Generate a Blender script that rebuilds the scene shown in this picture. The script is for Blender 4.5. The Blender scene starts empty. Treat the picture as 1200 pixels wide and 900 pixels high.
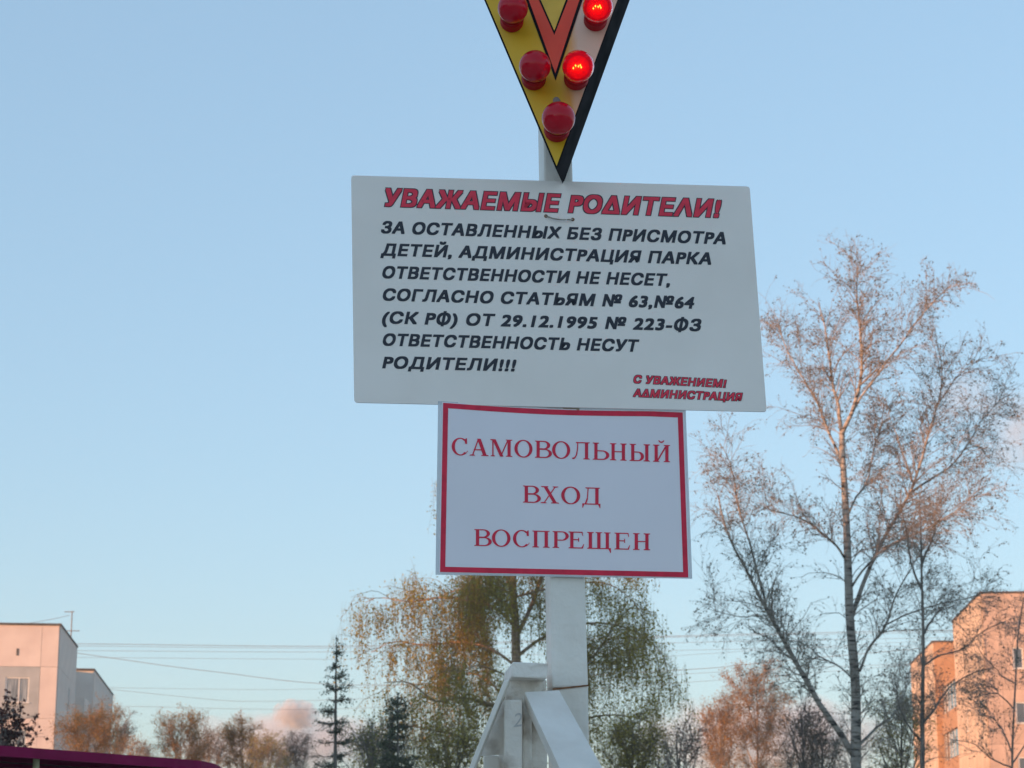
import bpy, bmesh, math, random
import numpy as np
from mathutils import Vector, Matrix

random.seed(4)
rng = np.random.default_rng(11)
S = bpy.context.scene
COL = S.collection

# ------------------------------------------------------------------ camera
EYE = Vector((0.0, 0.0, 1.6))
PITCH = math.atan(595.0 / 2500.0)
cam = bpy.data.cameras.new('camera')
cam.sensor_width = 36.0
cam.lens = 75.0
cam.clip_start = 0.05
cam.clip_end = 60000.0
cam.dof.use_dof = True
cam.dof.focus_distance = 3.85
cam.dof.aperture_fstop = 22.0
cam_o = bpy.data.objects.new('camera', cam)
cam_o.location = EYE
cam_o.rotation_euler = (math.pi / 2 + PITCH, 0, 0)
COL.objects.link(cam_o)
S.camera = cam_o

# ------------------------------------------------------------------ sky, sun, exposure
SUN_EL = math.radians(5.0)
SUN_AZ = math.radians(236.0)          # clockwise from +Y: behind the viewer, to the left
w = bpy.data.worlds.new('World')
S.world = w
w.use_nodes = True
nt = w.node_tree
bg = nt.nodes['Background']
sky = nt.nodes.new('ShaderNodeTexSky')
sky.sky_type = 'NISHITA'
sky.sun_disc = False
sky.sun_elevation = SUN_EL
sky.sun_rotation = SUN_AZ
sky.air_density = 1.0
sky.dust_density = 0.4
sky.ozone_density = 2.0
gam = nt.nodes.new('ShaderNodeGamma')
gam.inputs[1].default_value = 0.46
tint = nt.nodes.new('ShaderNodeMix')
tint.data_type = 'RGBA'
tint.blend_type = 'MULTIPLY'
tint.inputs[0].default_value = 1.0
tint.inputs[7].default_value = (2.19, 2.64, 3.08, 1)
nt.links.new(sky.outputs[0], gam.inputs[0])
nt.links.new(gam.outputs[0], tint.inputs[6])
nt.links.new(tint.outputs[2], bg.inputs[0])
bg.inputs[1].default_value = 0.10

sun = bpy.data.lights.new('sun', 'SUN')
sun.energy = 3.7
sun.angle = math.radians(0.6)
sun.color = (1.0, 0.46, 0.20)
sun_o = bpy.data.objects.new('sun', sun)
sdir = Vector((math.sin(SUN_AZ) * math.cos(SUN_EL), math.cos(SUN_AZ) * math.cos(SUN_EL), math.sin(SUN_EL)))
sun_o.rotation_euler = sdir.to_track_quat('Z', 'Y').to_euler()
sun_o.location = (-40, -30, 40)
COL.objects.link(sun_o)

S.view_settings.view_transform = 'Standard'
S.view_settings.look = 'None'
S.view_settings.gamma = 1.0
S.view_settings.exposure = 1.0
S.render.engine = 'CYCLES'
S.cycles.use_denoising = True
S.cycles.volume_bounces = 2
S.cycles.max_bounces = 8
S.cycles.transparent_max_bounces = 12

# ------------------------------------------------------------------ helpers
R_ = Vector((1, 0, 0))
F_ = Vector((0, math.cos(PITCH), math.sin(PITCH)))
U_ = Vector((0, -math.sin(PITCH), math.cos(PITCH)))

def ray(px, py):
    return F_ + R_ * ((px - 600) / 2500.0) + U_ * ((450 - py) / 2500.0)

def at(px, py, Y):
    """the place in the world seen at photo pixel px,py on the vertical plane y=Y"""
    d = ray(px, py)
    return EYE + d * (Y / d.y)

def on_plane(px, py, p0, n):
    d = ray(px, py)
    return EYE + d * ((p0 - EYE).dot(n) / d.dot(n))

def at_z(px, py, z):
    d = ray(px, py)
    return EYE + d * ((z - EYE.z) / d.z)

def tag(o, label=None, cat=None, group=None, kind=None):
    if label: o['label'] = label
    if cat: o['category'] = cat
    if group: o['group'] = group
    if kind: o['kind'] = kind
    return o

def empty(name, loc=(0, 0, 0), rz=0.0):
    o = bpy.data.objects.new(name, None)
    o.empty_display_size = 0.2
    o.location = loc
    o.rotation_euler = (0, 0, rz)
    COL.objects.link(o)
    return o

def link_mesh(name, me, mat=None, parent=None):
    o = bpy.data.objects.new(name, me)
    if mat and not me.materials:
        me.materials.append(mat)
    COL.objects.link(o)
    if parent:
        o.parent = parent
    return o

def mesh_from(name, verts, faces, mat=None, parent=None, world=False, smooth=False):
    """world=True: the vertices are world coordinates and the parent's location is taken off"""
    if world and parent is not None:
        m = (Matrix.Translation(parent.location) @ parent.rotation_euler.to_matrix().to_4x4()).inverted()
        verts = [m @ Vector(v) for v in verts]
    me = bpy.data.meshes.new(name)
    me.from_pydata([tuple(v) for v in verts], [], [tuple(f) for f in faces])
    me.update()
    if smooth:
        me.polygons.foreach_set('use_smooth', [True] * len(me.polygons))
    return link_mesh(name, me, mat, parent)

def mesh_np(name, V, Q, mat=None, parent=None, smooth=False):
    """V (n,3) float, Q (m,k) int"""
    k = Q.shape[1]
    me = bpy.data.meshes.new(name)
    me.vertices.add(len(V))
    me.vertices.foreach_set('co', np.ascontiguousarray(V, dtype=np.float32).ravel())
    me.loops.add(Q.size)
    me.loops.foreach_set('vertex_index', np.ascontiguousarray(Q, dtype=np.int32).ravel())
    me.polygons.add(len(Q))
    me.polygons.foreach_set('loop_start', np.arange(0, Q.size, k, dtype=np.int32))
    if smooth:
        me.polygons.foreach_set('use_smooth', np.ones(len(Q), dtype=bool))
    me.update(calc_edges=True)
    return link_mesh(name, me, mat, parent)

BOXF = [(0, 3, 2, 1), (4, 5, 6, 7), (0, 1, 5, 4), (1, 2, 6, 5), (2, 3, 7, 6), (3, 0, 4, 7)]

def box_v(x0, x1, y0, y1, z0, z1):
    return [(x0, y0, z0), (x1, y0, z0), (x1, y1, z0), (x0, y1, z0), (x0, y0, z1), (x1, y0, z1), (x1, y1, z1), (x0, y1, z1)]

def boxes(name, lst, mat, parent=None, bevel=0.0):
    V, Fc = [], []
    for b in lst:
        n = len(V)
        V += box_v(*b)
        Fc += [tuple(i + n for i in f) for f in BOXF]
    o = mesh_from(name, V, Fc, mat, parent)
    if bevel:
        add_bevel(o, bevel)
    return o

def add_bevel(o, wdt, seg=2):
    bm = bmesh.new()
    bm.from_mesh(o.data)
    bmesh.ops.recalc_face_normals(bm, faces=bm.faces)
    bmesh.ops.bevel(bm, geom=list(bm.edges), offset=wdt, segments=seg, affect='EDGES', profile=0.6, clamp_overlap=True)
    bm.to_mesh(o.data)
    bm.free()

def hexa(name, front, back, mat, parent=None, bevel=0.0, world=True):
    """front: 4 points, back: 4 points in the same order"""
    o = mesh_from(name, list(front) + list(back),
                  [(0, 1, 2, 3), (7, 6, 5, 4), (0, 4, 5, 1), (1, 5, 6, 2), (2, 6, 7, 3), (3, 7, 4, 0)], mat, parent, world)
    bm = bmesh.new()
    bm.from_mesh(o.data)
    bmesh.ops.recalc_face_normals(bm, faces=bm.faces)
    bm.to_mesh(o.data)
    bm.free()
    if bevel:
        add_bevel(o, bevel)
    return o

def lathe(profile, n=24):
    """profile [(r, axial)], returns verts, faces about +z axis"""
    V, Fc = [], []
    for r, z in profile:
        for i in range(n):
            a = 2 * math.pi * i / n
            V.append((r * math.cos(a), r * math.sin(a), z))
    for j in range(len(profile) - 1):
        for i in range(n):
            i2 = (i + 1) % n
            Fc.append((j * n + i, j * n + i2, (j + 1) * n + i2, (j + 1) * n + i))
    return V, Fc

# ------------------------------------------------------------------ tubes and growth (vectorised)
def tubes(P, Rr, sides):
    """P (N,S,3), Rr (N,S) -> V, quads"""
    N, Sg, _ = P.shape
    T = np.empty_like(P)
    T[:, 1:-1] = P[:, 2:] - P[:, :-2]
    T[:, 0] = P[:, 1] - P[:, 0]
    T[:, -1] = P[:, -1] - P[:, -2]
    T /= np.linalg.norm(T, axis=2, keepdims=True) + 1e-9
    ref = np.zeros_like(T)
    ref[..., 0] = 1.0
    flip = np.abs(T[:, :1, 0]) > 0.8
    ref[np.broadcast_to(flip, ref.shape[:2])] = (0, 1, 0)
    A = np.cross(T, ref)
    A /= np.linalg.norm(A, axis=2, keepdims=True) + 1e-9
    B = np.cross(T, A)
    ang = np.arange(sides) * 2 * np.pi / sides
    V = P[:, :, None, :] + Rr[:, :, None, None] * (np.cos(ang)[None, None, :, None] * A[:, :, None, :] + np.sin(ang)[None, None, :, None] * B[:, :, None, :])
    V = V.reshape(-1, 3)
    base = (np.arange(N) * Sg * sides)[:, None, None]
    s = (np.arange(Sg - 1) * sides)[None, :, None]
    k = np.arange(sides)[None, None, :]
    k2 = (k + 1) % sides
    Q = np.stack([base + s + k, base + s + k2, base + s + sides + k2, base + s + sides + k], axis=-1).reshape(-1, 4)
    return V, Q

def resample(P, n):
    """one polyline (m,3) -> (n,3), smooth"""
    P = np.asarray(P, float)
    m = len(P)
    if m > 2:                                   # Catmull-Rom
        E = np.vstack([2 * P[0] - P[1], P, 2 * P[-1] - P[-2]])
        out = []
        for i in range(m - 1):
            p0, p1, p2, p3 = E[i], E[i + 1], E[i + 2], E[i + 3]
            for t in np.linspace(0, 1, 6, endpoint=False):
                out.append(0.5 * ((2 * p1) + (-p0 + p2) * t + (2 * p0 - 5 * p1 + 4 * p2 - p3) * t * t + (-p0 + 3 * p1 - 3 * p2 + p3) * t ** 3))
        out.append(P[-1])
        P = np.array(out)
    d = np.r_[0, np.cumsum(np.linalg.norm(np.diff(P, axis=0), axis=1))]
    t = np.linspace(0, d[-1], n)
    return np.stack([np.interp(t, d, P[:, i]) for i in range(3)], axis=1)

def grow(PP, RR, count, length, angle, segs=5, tmin=0.15, tmax=1.0, up=0.0, droop=0.0, wob=0.15, rscale=0.5, rmin=0.003, rmax=.02, lenfall=0.5, weights=None, g=None):
    """children on parent curves PP (N,S,3), RR (N,S)"""
    g = g or rng
    N, Sg, _ = PP.shape
    plen = np.linalg.norm(np.diff(PP, axis=1), axis=2).sum(1)
    wgt = plen if weights is None else weights
    idx = g.choice(N, size=count, p=wgt / wgt.sum())
    t = tmin + (tmax - tmin) * g.random(count)
    f = t * (Sg - 1)
    i0 = np.minimum(f.astype(int), Sg - 2)
    fr = (f - i0)[:, None]
    base = PP[idx, i0] * (1 - fr) + PP[idx, i0 + 1] * fr
    tang = PP[idx, i0 + 1] - PP[idx, i0]
    tang /= np.linalg.norm(tang, axis=1, keepdims=True) + 1e-9
    rb = (RR[idx, i0] * (1 - fr[:, 0]) + RR[idx, i0 + 1] * fr[:, 0]) * rscale
    rb = np.clip(rb, rmin, rmax)
    rnd = g.normal(size=(count, 3))
    perp = rnd - (rnd * tang).sum(1, keepdims=True) * tang
    perp /= np.linalg.norm(perp, axis=1, keepdims=True) + 1e-9
    a = angle * (0.6 + 0.8 * g.random(count))[:, None]
    d = np.cos(a) * tang + np.sin(a) * perp
    d[:, 2] += up
    d /= np.linalg.norm(d, axis=1, keepdims=True) + 1e-9
    L = length * (0.5 + g.random(count)) * (1 - lenfall * t)
    P = np.empty((count, segs, 3))
    P[:, 0] = base
    for s in range(1, segs):
        P[:, s] = P[:, s - 1] + d * (L / (segs - 1))[:, None]
        d = d + g.normal(size=(count, 3)) * wob
        d[:, 2] -= droop * s
        d /= np.linalg.norm(d, axis=1, keepdims=True) + 1e-9
    taper = np.linspace(1, 0.3, segs)[None, :]
    Rr = np.maximum(rb[:, None] * taper, rmin * np.linspace(1, .6, segs)[None, :])
    return P, Rr

def leaves(PP, per, size, jitter, g=None, hang=0.0):
    """small diamond leaves along curves -> V, tris"""
    g = g or rng
    N, Sg, _ = PP.shape
    n = int(N * per)
    idx = g.integers(0, N, n)
    f = (0.1 + 0.9 * g.random(n)) * (Sg - 1)
    i0 = np.minimum(f.astype(int), Sg - 2)
    fr = (f - i0)[:, None]
    c = PP[idx, i0] * (1 - fr) + PP[idx, i0 + 1] * fr + g.normal(size=(n, 3)) * jitter
    a = g.normal(size=(n, 3))
    a[:, 2] -= hang
    a /= np.linalg.norm(a, axis=1, keepdims=True)
    b = np.cross(a, g.normal(size=(n, 3)))
    b /= np.linalg.norm(b, axis=1, keepdims=True) + 1e-9
    s = size * (0.6 + 0.8 * g.random(n))[:, None]
    V = np.stack([c, c + a * s * 0.5 + b * s * 0.36, c + a * s, c + a * s * 0.5 - b * s * 0.36], axis=1).reshape(-1, 3)
    Q = np.arange(n * 4).reshape(-1, 4)
    return V, Q

# ------------------------------------------------------------------ materials
def new_mat(name):
    m = bpy.data.materials.new(name)
    m.use_nodes = True
    return m, m.node_tree, m.node_tree.nodes['Principled BSDF']

def noise_mat(name, c1, c2, scale=6.0, rough=0.7, bump=0.0, bscale=None, metallic=0.0, stretch=(1, 1, 1), detail=6, lo=0.35, hi=0.65, coat=0.0, spec=None):
    m, t, p = new_mat(name)
    tc = t.nodes.new('ShaderNodeTexCoord')
    mp = t.nodes.new('ShaderNodeMapping')
    mp.inputs['Scale'].default_value = stretch
    n = t.nodes.new('ShaderNodeTexNoise')
    n.inputs['Scale'].default_value = scale
    n.inputs['Detail'].default_value = detail
    r = t.nodes.new('ShaderNodeValToRGB')
    r.color_ramp.elements[0].position = lo
    r.color_ramp.elements[1].position = hi
    r.color_ramp.elements[0].color = (*c1, 1)
    r.color_ramp.elements[1].color = (*c2, 1)
    t.links.new(tc.outputs['Object'], mp.inputs[0])
    t.links.new(mp.outputs[0], n.inputs['Vector'])
    t.links.new(n.outputs['Fac'], r.inputs[0])
    t.links.new(r.outputs[0], p.inputs['Base Color'])
    p.inputs['Roughness'].default_value = rough
    p.inputs['Metallic'].default_value = metallic
    if spec is not None:
        p.inputs['Specular IOR Level'].default_value = spec
    if coat:
        p.inputs['Coat Weight'].default_value = coat
    if bump:
        n2 = t.nodes.new('ShaderNodeTexNoise')
        n2.inputs['Scale'].default_value = bscale or scale * 4
        n2.inputs['Detail'].default_value = 5
        t.links.new(mp.outputs[0], n2.inputs['Vector'])
        b = t.nodes.new('ShaderNodeBump')
        b.inputs['Strength'].default_value = bump
        b.inputs['Distance'].default_value = 0.01
        t.links.new(n2.outputs['Fac'], b.inputs['Height'])
        t.links.new(b.outputs[0], p.inputs['Normal'])
    return m

def leaf_mat(name, cols, trans=0.35):
    """colour differs leaf by leaf and clump by clump"""
    m, t, p = new_mat(name)
    geo = t.nodes.new('ShaderNodeNewGeometry')
    r = t.nodes.new('ShaderNodeValToRGB')
    els = r.color_ramp.elements
    while len(els) < len(cols):
        els.new(0.5)
    for i, c in enumerate(cols):
        els[i].position = i / (len(cols) - 1)
        els[i].color = (*c, 1)
    tc = t.nodes.new('ShaderNodeTexCoord')
    n = t.nodes.new('ShaderNodeTexNoise')
    n.inputs['Scale'].default_value = 0.9
    t.links.new(tc.outputs['Object'], n.inputs['Vector'])
    mx = t.nodes.new('ShaderNodeMath')
    mx.operation = 'MULTIPLY_ADD'
    mx.inputs[1].default_value = 0.6
    ad = t.nodes.new('ShaderNodeMath')
    ad.operation = 'MULTIPLY_ADD'
    ad.inputs[1].default_value = 1.2
    ad.inputs[2].default_value = -0.4
    t.links.new(n.outputs['Fac'], ad.inputs[0])
    t.links.new(geo.outputs['Random Per Island'], mx.inputs[0])
    t.links.new(ad.outputs[0], mx.inputs[2])
    t.links.new(mx.outputs[0], r.inputs[0])
    t.links.new(r.outputs[0], p.inputs['Base Color'])
    p.inputs['Roughness'].default_value = 0.6
    p.inputs['Specular IOR Level'].default_value = 0.2
    tr = t.nodes.new('ShaderNodeBsdfTranslucent')
    t.links.new(r.outputs[0], tr.inputs[0])
    mix = t.nodes.new('ShaderNodeMixShader')
    mix.inputs[0].default_value = trans
    t.links.new(p.outputs[0], mix.inputs[1])
    t.links.new(tr.outputs[0], mix.inputs[2])
    t.links.new(mix.outputs[0], t.nodes['Material Output'].inputs[0])
    return m

def flat_mat(name, c, rough=0.6, spec=0.3, **kw):
    return noise_mat(name, tuple(x * 0.88 for x in c), tuple(min(1, x * 1.08) for x in c), rough=rough, spec=spec, **kw)

M = {}
M['white_paint'] = noise_mat('white_paint', (0.76, 0.69, 0.61), (0.90, 0.845, 0.77), scale=9, rough=0.42, bump=0.25, bscale=60, lo=0.3, hi=0.62)
M['white_paint_worn'] = noise_mat('white_paint_worn', (0.52, 0.43, 0.35), (0.88, 0.81, 0.73), scale=22, rough=0.5, bump=0.5, bscale=70, lo=0.3, hi=0.5)
M['rust'] = noise_mat('rust', (0.13, 0.05, 0.02), (0.32, 0.15, 0.07), scale=60, rough=0.8, bump=0.4)
M['sign_grey'] = noise_mat('sign_grey', (0.88, 0.80, 0.735), (0.965, 0.885, 0.825), scale=6, rough=0.38, bump=0.05, bscale=40, lo=0.25, hi=0.7)
M['sign_edge'] = flat_mat('sign_edge', (0.35, 0.35, 0.34), scale=30)
M['ink_black'] = flat_mat('ink_black', (0.030, 0.034, 0.05), rough=0.4, scale=50)
M['ink_red'] = flat_mat('ink_red', (0.86, 0.045, 0.09), rough=0.4, scale=50)
M['print_red'] = flat_mat('print_red', (0.74, 0.020, 0.065), rough=0.35, scale=50)
M['paper'] = noise_mat('paper', (0.82, 0.77, 0.82), (0.87, 0.82, 0.87), scale=7, rough=0.32, bump=0.05, bscale=25, coat=0.25, lo=0.2, hi=0.8)
M['yellow_paint'] = noise_mat('yellow_paint', (0.62, 0.42, 0.025), (0.78, 0.56, 0.05), scale=14, rough=0.4, stretch=(1, 1, 0.35))
M['black_paint'] = noise_mat('black_paint', (0.012, 0.012, 0.014), (0.028, 0.027, 0.03), scale=20, rough=0.95, spec=0.06)
M['red_paint'] = noise_mat('red_paint', (0.82, 0.05, 0.015), (0.88, 0.07, 0.02), scale=18, rough=0.4)
M['grey_wire'] = noise_mat('grey_wire', (0.2, 0.2, 0.2), (0.28, 0.28, 0.28), scale=4, rough=0.7)
M['twig'] = noise_mat('twig', (0.25, 0.215, 0.185), (0.40, 0.34, 0.295), scale=1.2, rough=0.85)
M['twig_pale'] = noise_mat('twig_pale', (0.17, 0.14, 0.12), (0.30, 0.25, 0.22), scale=1.0, rough=0.85)
M['twig_olive'] = noise_mat('twig_olive', (0.16, 0.12, 0.05), (0.26, 0.20, 0.09), scale=1.5, rough=.85)
M['bark_dark'] = noise_mat('bark_dark', (0.13, 0.11, 0.095), (0.25, 0.21, 0.18), scale=8, rough=0.9, bump=0.6, stretch=(1, 1, 0.3))
M['bark_orange'] = noise_mat('bark_orange', (0.26, 0.17, 0.11), (0.50, 0.36, 0.25), scale=6, rough=0.9, bump=0.5, stretch=(1, 1, 2.5))

def birch_bark():
    m, t, p = new_mat('birch_bark')
    tc = t.nodes.new('ShaderNodeTexCoord')
    mp = t.nodes.new('ShaderNodeMapping')
    mp.inputs['Scale'].default_value = (3.0, 3.0, 14.0)
    n = t.nodes.new('ShaderNodeTexNoise')
    n.inputs['Scale'].default_value = 1.0
    n.inputs['Detail'].default_value = 5
    r = t.nodes.new('ShaderNodeValToRGB')
    e = r.color_ramp.elements
    e[0].position, e[0].color = 0.36, (0.045, 0.035, 0.03, 1)
    e[1].position, e[1].color = 0.47, (0.34, 0.30, 0.26, 1)
    e2 = e.new(0.75); e2.color = (0.50, 0.46, 0.41, 1)
    t.links.new(tc.outputs['Object'], mp.inputs[0])
    t.links.new(mp.outputs[0], n.inputs['Vector'])
    t.links.new(n.outputs['Fac'], r.inputs[0])
    t.links.new(r.outputs[0], p.inputs['Base Color'])
    p.inputs['Roughness'].default_value = 0.8
    b = t.nodes.new('ShaderNodeBump')
    b.inputs['Strength'].default_value = 0.5
    b.inputs['Distance'].default_value = 0.02
    t.links.new(n.outputs['Fac'], b.inputs['Height'])
    t.links.new(b.outputs[0], p.inputs['Normal'])
    return m
M['birch_bark'] = birch_bark()

# ------------------------------------------------------------------ ground
def ground():
    m = noise_mat('grass_ground', (0.10, 0.10, 0.045), (0.22, 0.18, 0.11), scale=0.6, rough=0.95, bump=0.6, bscale=9)
    n = 48
    V, Fc = [(0, 0, 0)], []
    radii = [4, 12, 40, 120, 400, 1500, 6000, 25000]
    for j, r in enumerate(radii):
        for i in range(n):
            a = 2 * math.pi * i / n
            V.append((r * math.cos(a), r * math.sin(a), 0.0))
    for i in range(n):
        Fc.append((0, 1 + i, 1 + (i + 1) % n))
    for j in range(len(radii) - 1):
        for i in range(n):
            a, b = 1 + j * n + i, 1 + j * n + (i + 1) % n
            Fc.append((a, a + n, b + n, b))
    o = mesh_from('ground', V, Fc, m)
    tag(o, kind='structure')
    pm = noise_mat('bounce_concrete', (0.44, 0.39, 0.335), (0.55, 0.495, 0.43), scale=3, rough=0.9, bump=0.4, bscale=120)
    p = mesh_from('bounce_paving', [(-26, -30, 0.004), (26, -30, 0.004), (26, 11, 0.004), (-26, 11, 0.004)], [(0, 1, 2, 3)], pm)  # unseen paving, made pale and wide to bounce light onto the signs
    tag(p, kind='structure')
ground()

# ------------------------------------------------------------------ lettering
SPACING = [1.0]

def glyph_mesh(body, bold=0.0):
    if 'Ф' in body:                       # the built-in letter is cramped: an O with a stem instead
        plain = body.replace('Ф', 'О')
        V, Fc = glyph_mesh(plain)
        o = glyph_mesh('О')[0]
        half, h = (o[:, 0].max() - o[:, 0].min()) / 2, o[:, 1].max()
        for i, ch in enumerate(body):
            if ch == 'Ф':
                cx = glyph_mesh(plain[:i + 1])[0][:, 0].max() - half
                n = len(V)
                V = np.vstack([V, [(cx - .04, -h * .12), (cx + .04, -h * .12), (cx + .04, h * 1.12), (cx - .04, h * 1.12)]])
                Fc = Fc + [(n, n + 1, n + 2, n + 3)]
        return V, Fc
    c = bpy.data.curves.new('lettering', 'FONT')
    c.body = body.replace('Р', 'P')       # same shape, cleaner outline
    c.offset = bold
    c.resolution_u = 3
    c.space_character = SPACING[0]
    o = bpy.data.objects.new('lettering', c)
    COL.objects.link(o)
    dg = bpy.context.evaluated_depsgraph_get()
    me = bpy.data.meshes.new_from_object(o.evaluated_get(dg))
    n = len(me.vertices)
    co = np.empty(n * 3, np.float32)
    me.vertices.foreach_get('co', co)
    polys = [tuple(p.vertices) for p in me.polygons]
    bpy.data.objects.remove(o)
    bpy.data.curves.remove(c)
    bpy.data.meshes.remove(me)
    return co.reshape(-1, 3)[:, :2].astype(float), polys

CAP_H = {}
def cap_height(bold):
    if bold not in CAP_H:
        v, _ = glyph_mesh('Н', bold)
        CAP_H[bold] = (v[:, 1].min(), v[:, 1].max())
    return CAP_H[bold]

def text_on(name, body, left, right, cap_px, slant, bold, to3d, lift, mat, parent, layout=None):
    """left/right: photo pixels of the baseline's two ends; to3d(px,py,lift) puts a pixel on the sign's own face.
    bold: radius (in cap heights) by which the strokes are widened"""
    V, Fc = glyph_mesh(body)
    x0, x1 = V[:, 0].min(), V[:, 0].max()
    b0, b1 = cap_height(0.0)
    bx, by = left
    ex, ey = right
    W = math.hypot(ex - bx, ey - by)
    ux, uy = (ex - bx) / W, (ey - by) / W
    out, faces = [], []
    sh = [(0.0, 0.0)] if bold <= 0 else [(bold * a, bold * b * .8) for a, b in ((-1, -1), (0, -1), (1, -1), (1, 0), (1, 1), (0, 1), (-1, 1), (-1, 0))] + [(0.0, 0.0)] + [(bold * .5 * a, bold * .4 * b) for a, b in ((-1, -1), (1, -1), (1, 1), (-1, 1))]
    r_px = (max(bold, 0) if layout is None else layout) * cap_px
    for k, (sx, sy) in enumerate(sh):
        n0 = len(out)
        for x, y in V:
            u = r_px * .7 + (x - x0) / (x1 - x0) * (W - 1.4 * r_px) + sx * cap_px
            h = (y - b0) / (b1 - b0) * (cap_px - 1.4 * r_px) + .7 * r_px + sy * cap_px
            out.append(to3d(bx + ux * u + slant * h, by + uy * u - h, lift + k * 0.000012))
        faces += [tuple(i + n0 for i in f) for f in Fc]
    return mesh_from(name, out, faces, mat, parent, world=True)

# ------------------------------------------------------------------ sign post with its braces
POST_Y = 3.715
def sign_post():
    root = empty('sign_post', (at(665, 800, POST_Y).x, POST_Y + 0.035, 0))
    tag(root, 'white painted square steel post carrying the signs, with braces at its foot', 'post')
    wp, ww = M['white_paint'], M['white_paint_worn']
    def edge(y):                                  # front-left, front-right pixel columns at row y
        return 637 + (y - 180) * 0.0161, 670.5 + (y - 180) * 0.0303
    # upper tube, leaning a little
    fr, bk = [], []
    for y in (806, -260):
        l, r = edge(y)
        fr += [at(l, y, POST_Y), at(r, y, POST_Y)]
        off = Vector((-0.0085, 0.068, 0))
        bk += [at(l, y, POST_Y) + off, at(r, y, POST_Y) + off]
    f4 = [fr[0], fr[1], fr[3], fr[2]]
    b4 = [bk[0], bk[1], bk[3], bk[2]]
    hexa('upper_tube', f4, b4, wp, root, 0.004)
    # lower tube
    p0, p1 = at(648.5, 807, POST_Y), at(689.5, 803, POST_Y)
    q0, q1 = Vector((p0.x + .004, POST_Y, 0)), Vector((p1.x + .012, POST_Y, 0))
    off = Vector((-0.0085, 0.070, 0))
    hexa('lower_tube', [q0, q1, p1, p0], [v + off for v in (q0, q1, p1, p0)], wp, root, 0.004)
    # weld seam, slightly rusty
    s0, s1 = at(647.5, 808.5, POST_Y - .002), at(690, 803.8, POST_Y - .002)
    t0, t1 = at(647.5, 806.7, POST_Y - .002), at(690, 802.2, POST_Y - .002)
    hexa('weld_seam', [s0, s1, t1, t0], [v + Vector((0, .004, 0)) for v in (s0, s1, t1, t0)], M['rust'], root)
    # stub beam left of the post
    Yb = 3.60
    a, b, c, d = at(599, 793.5, Yb), at(641.2, 795, Yb), at(642.6, 777.5, Yb), at(600.5, 775.5, Yb)
    off = Vector((-0.014, 0.175, 0.0))
    hexa('stub_beam', [a, b, c, d], [v + off for v in (a, b, c, d)], ww, root, 0.003)
    # gusset under the beam
    g = [at(591.5, 822, 3.66), at(613, 822, 3.66), at(640, 806, 3.66), at(640, 797, 3.66), at(592.5, 797, 3.66)]
    V = [v for v in g] + [v + Vector((0, .09, 0)) for v in g]
    Fc = [(0, 1, 2, 3, 4), (9, 8, 7, 6, 5)] + [(i, 5 + i, 5 + (i + 1) % 5, (i + 1) % 5) for i in range(5)]
    mesh_from('gusset_plate', V, Fc, ww, root, world=True)
    # uprights
    def upright(x0, x1, ytop, Y, depth, mat, dx=0.0):
        a, b = at(x0, ytop, Y), at(x1, ytop, Y)
        q = [Vector((a.x, Y, 0)), Vector((b.x, Y, 0)), b, a]
        o_ = Vector((dx, depth, 0))
        return hexa('upright', q, [v + o_ for v in q], mat, root, 0.003)
    upright(590.5, 612, 820, 3.60, 0.045, ww)
    upright(612.3, 623, 816, 3.64, 0.03, ww)
    upright(584, 593, 822, 3.73, 0.02, ww)
    upright(621, 641, 812, 3.665, 0.03, ww)
    upright(566.5, 585, 885, 3.68, 0.05, wp)
    # scribbled marks on the upright
    # left brace: a flat bar running down to the left, a plate welded behind it
    top, bot = at(593.5, 797, 3.57), at(552.5, 900, 3.57)
    dv = (bot - top)
    bot = top + dv * (top.z / -dv.z)
    wdt = Vector((0.0052, 0, 0.0025))
    q = [top - wdt, top + wdt, bot + wdt, bot - wdt]
    hexa('brace', q, [v + Vector((0.001, 0.075, 0.0)) for v in q], wp, root, 0.0015)
    g = [at(593, 815, 3.655), at(590, 884, 3.655), at(562, 886, 3.655), at(563, 876, 3.655)]
    hexa('gusset_plate', g, [v + Vector((0, .006, 0)) for v in g], ww, root)
    # right brace: wide box running down towards the viewer
    A, B = at(614.5, 811, 3.60), at(655.5, 808.5, 3.62)
    C, D = at(705, 900, 3.40), at(655.8, 900, 3.38)
    k = 1.0 / ((A.z - D.z) / A.z)
    D2, C2 = A + (D - A) * k, B + (C - B) * k
    D2 = Vector((D2.x, D2.y, 0)); C2 = Vector((C2.x, C2.y, 0))
    n = (B - A).cross(D - A).normalized()
    if n.y > 0: n = -n
    side = Vector((-0.004, 0, 0))
    q = [A, B, C2, D2]
    hexa('brace', q, [v + Vector((-0.002, 0.055, -0.012)) for v in q], wp, root, 0.003)
    # faded handwritten mark
    def t3(px, py, lift): return at(px, py, 3.5995 - lift)
    gm = flat_mat('faded_mark', (0.58, 0.55, 0.53), scale=40)
    text_on('mark', '2', (601.5, 852), (611, 851), 17, 0.15, 0, t3, 0.0006, gm, root)
sign_post()

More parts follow.
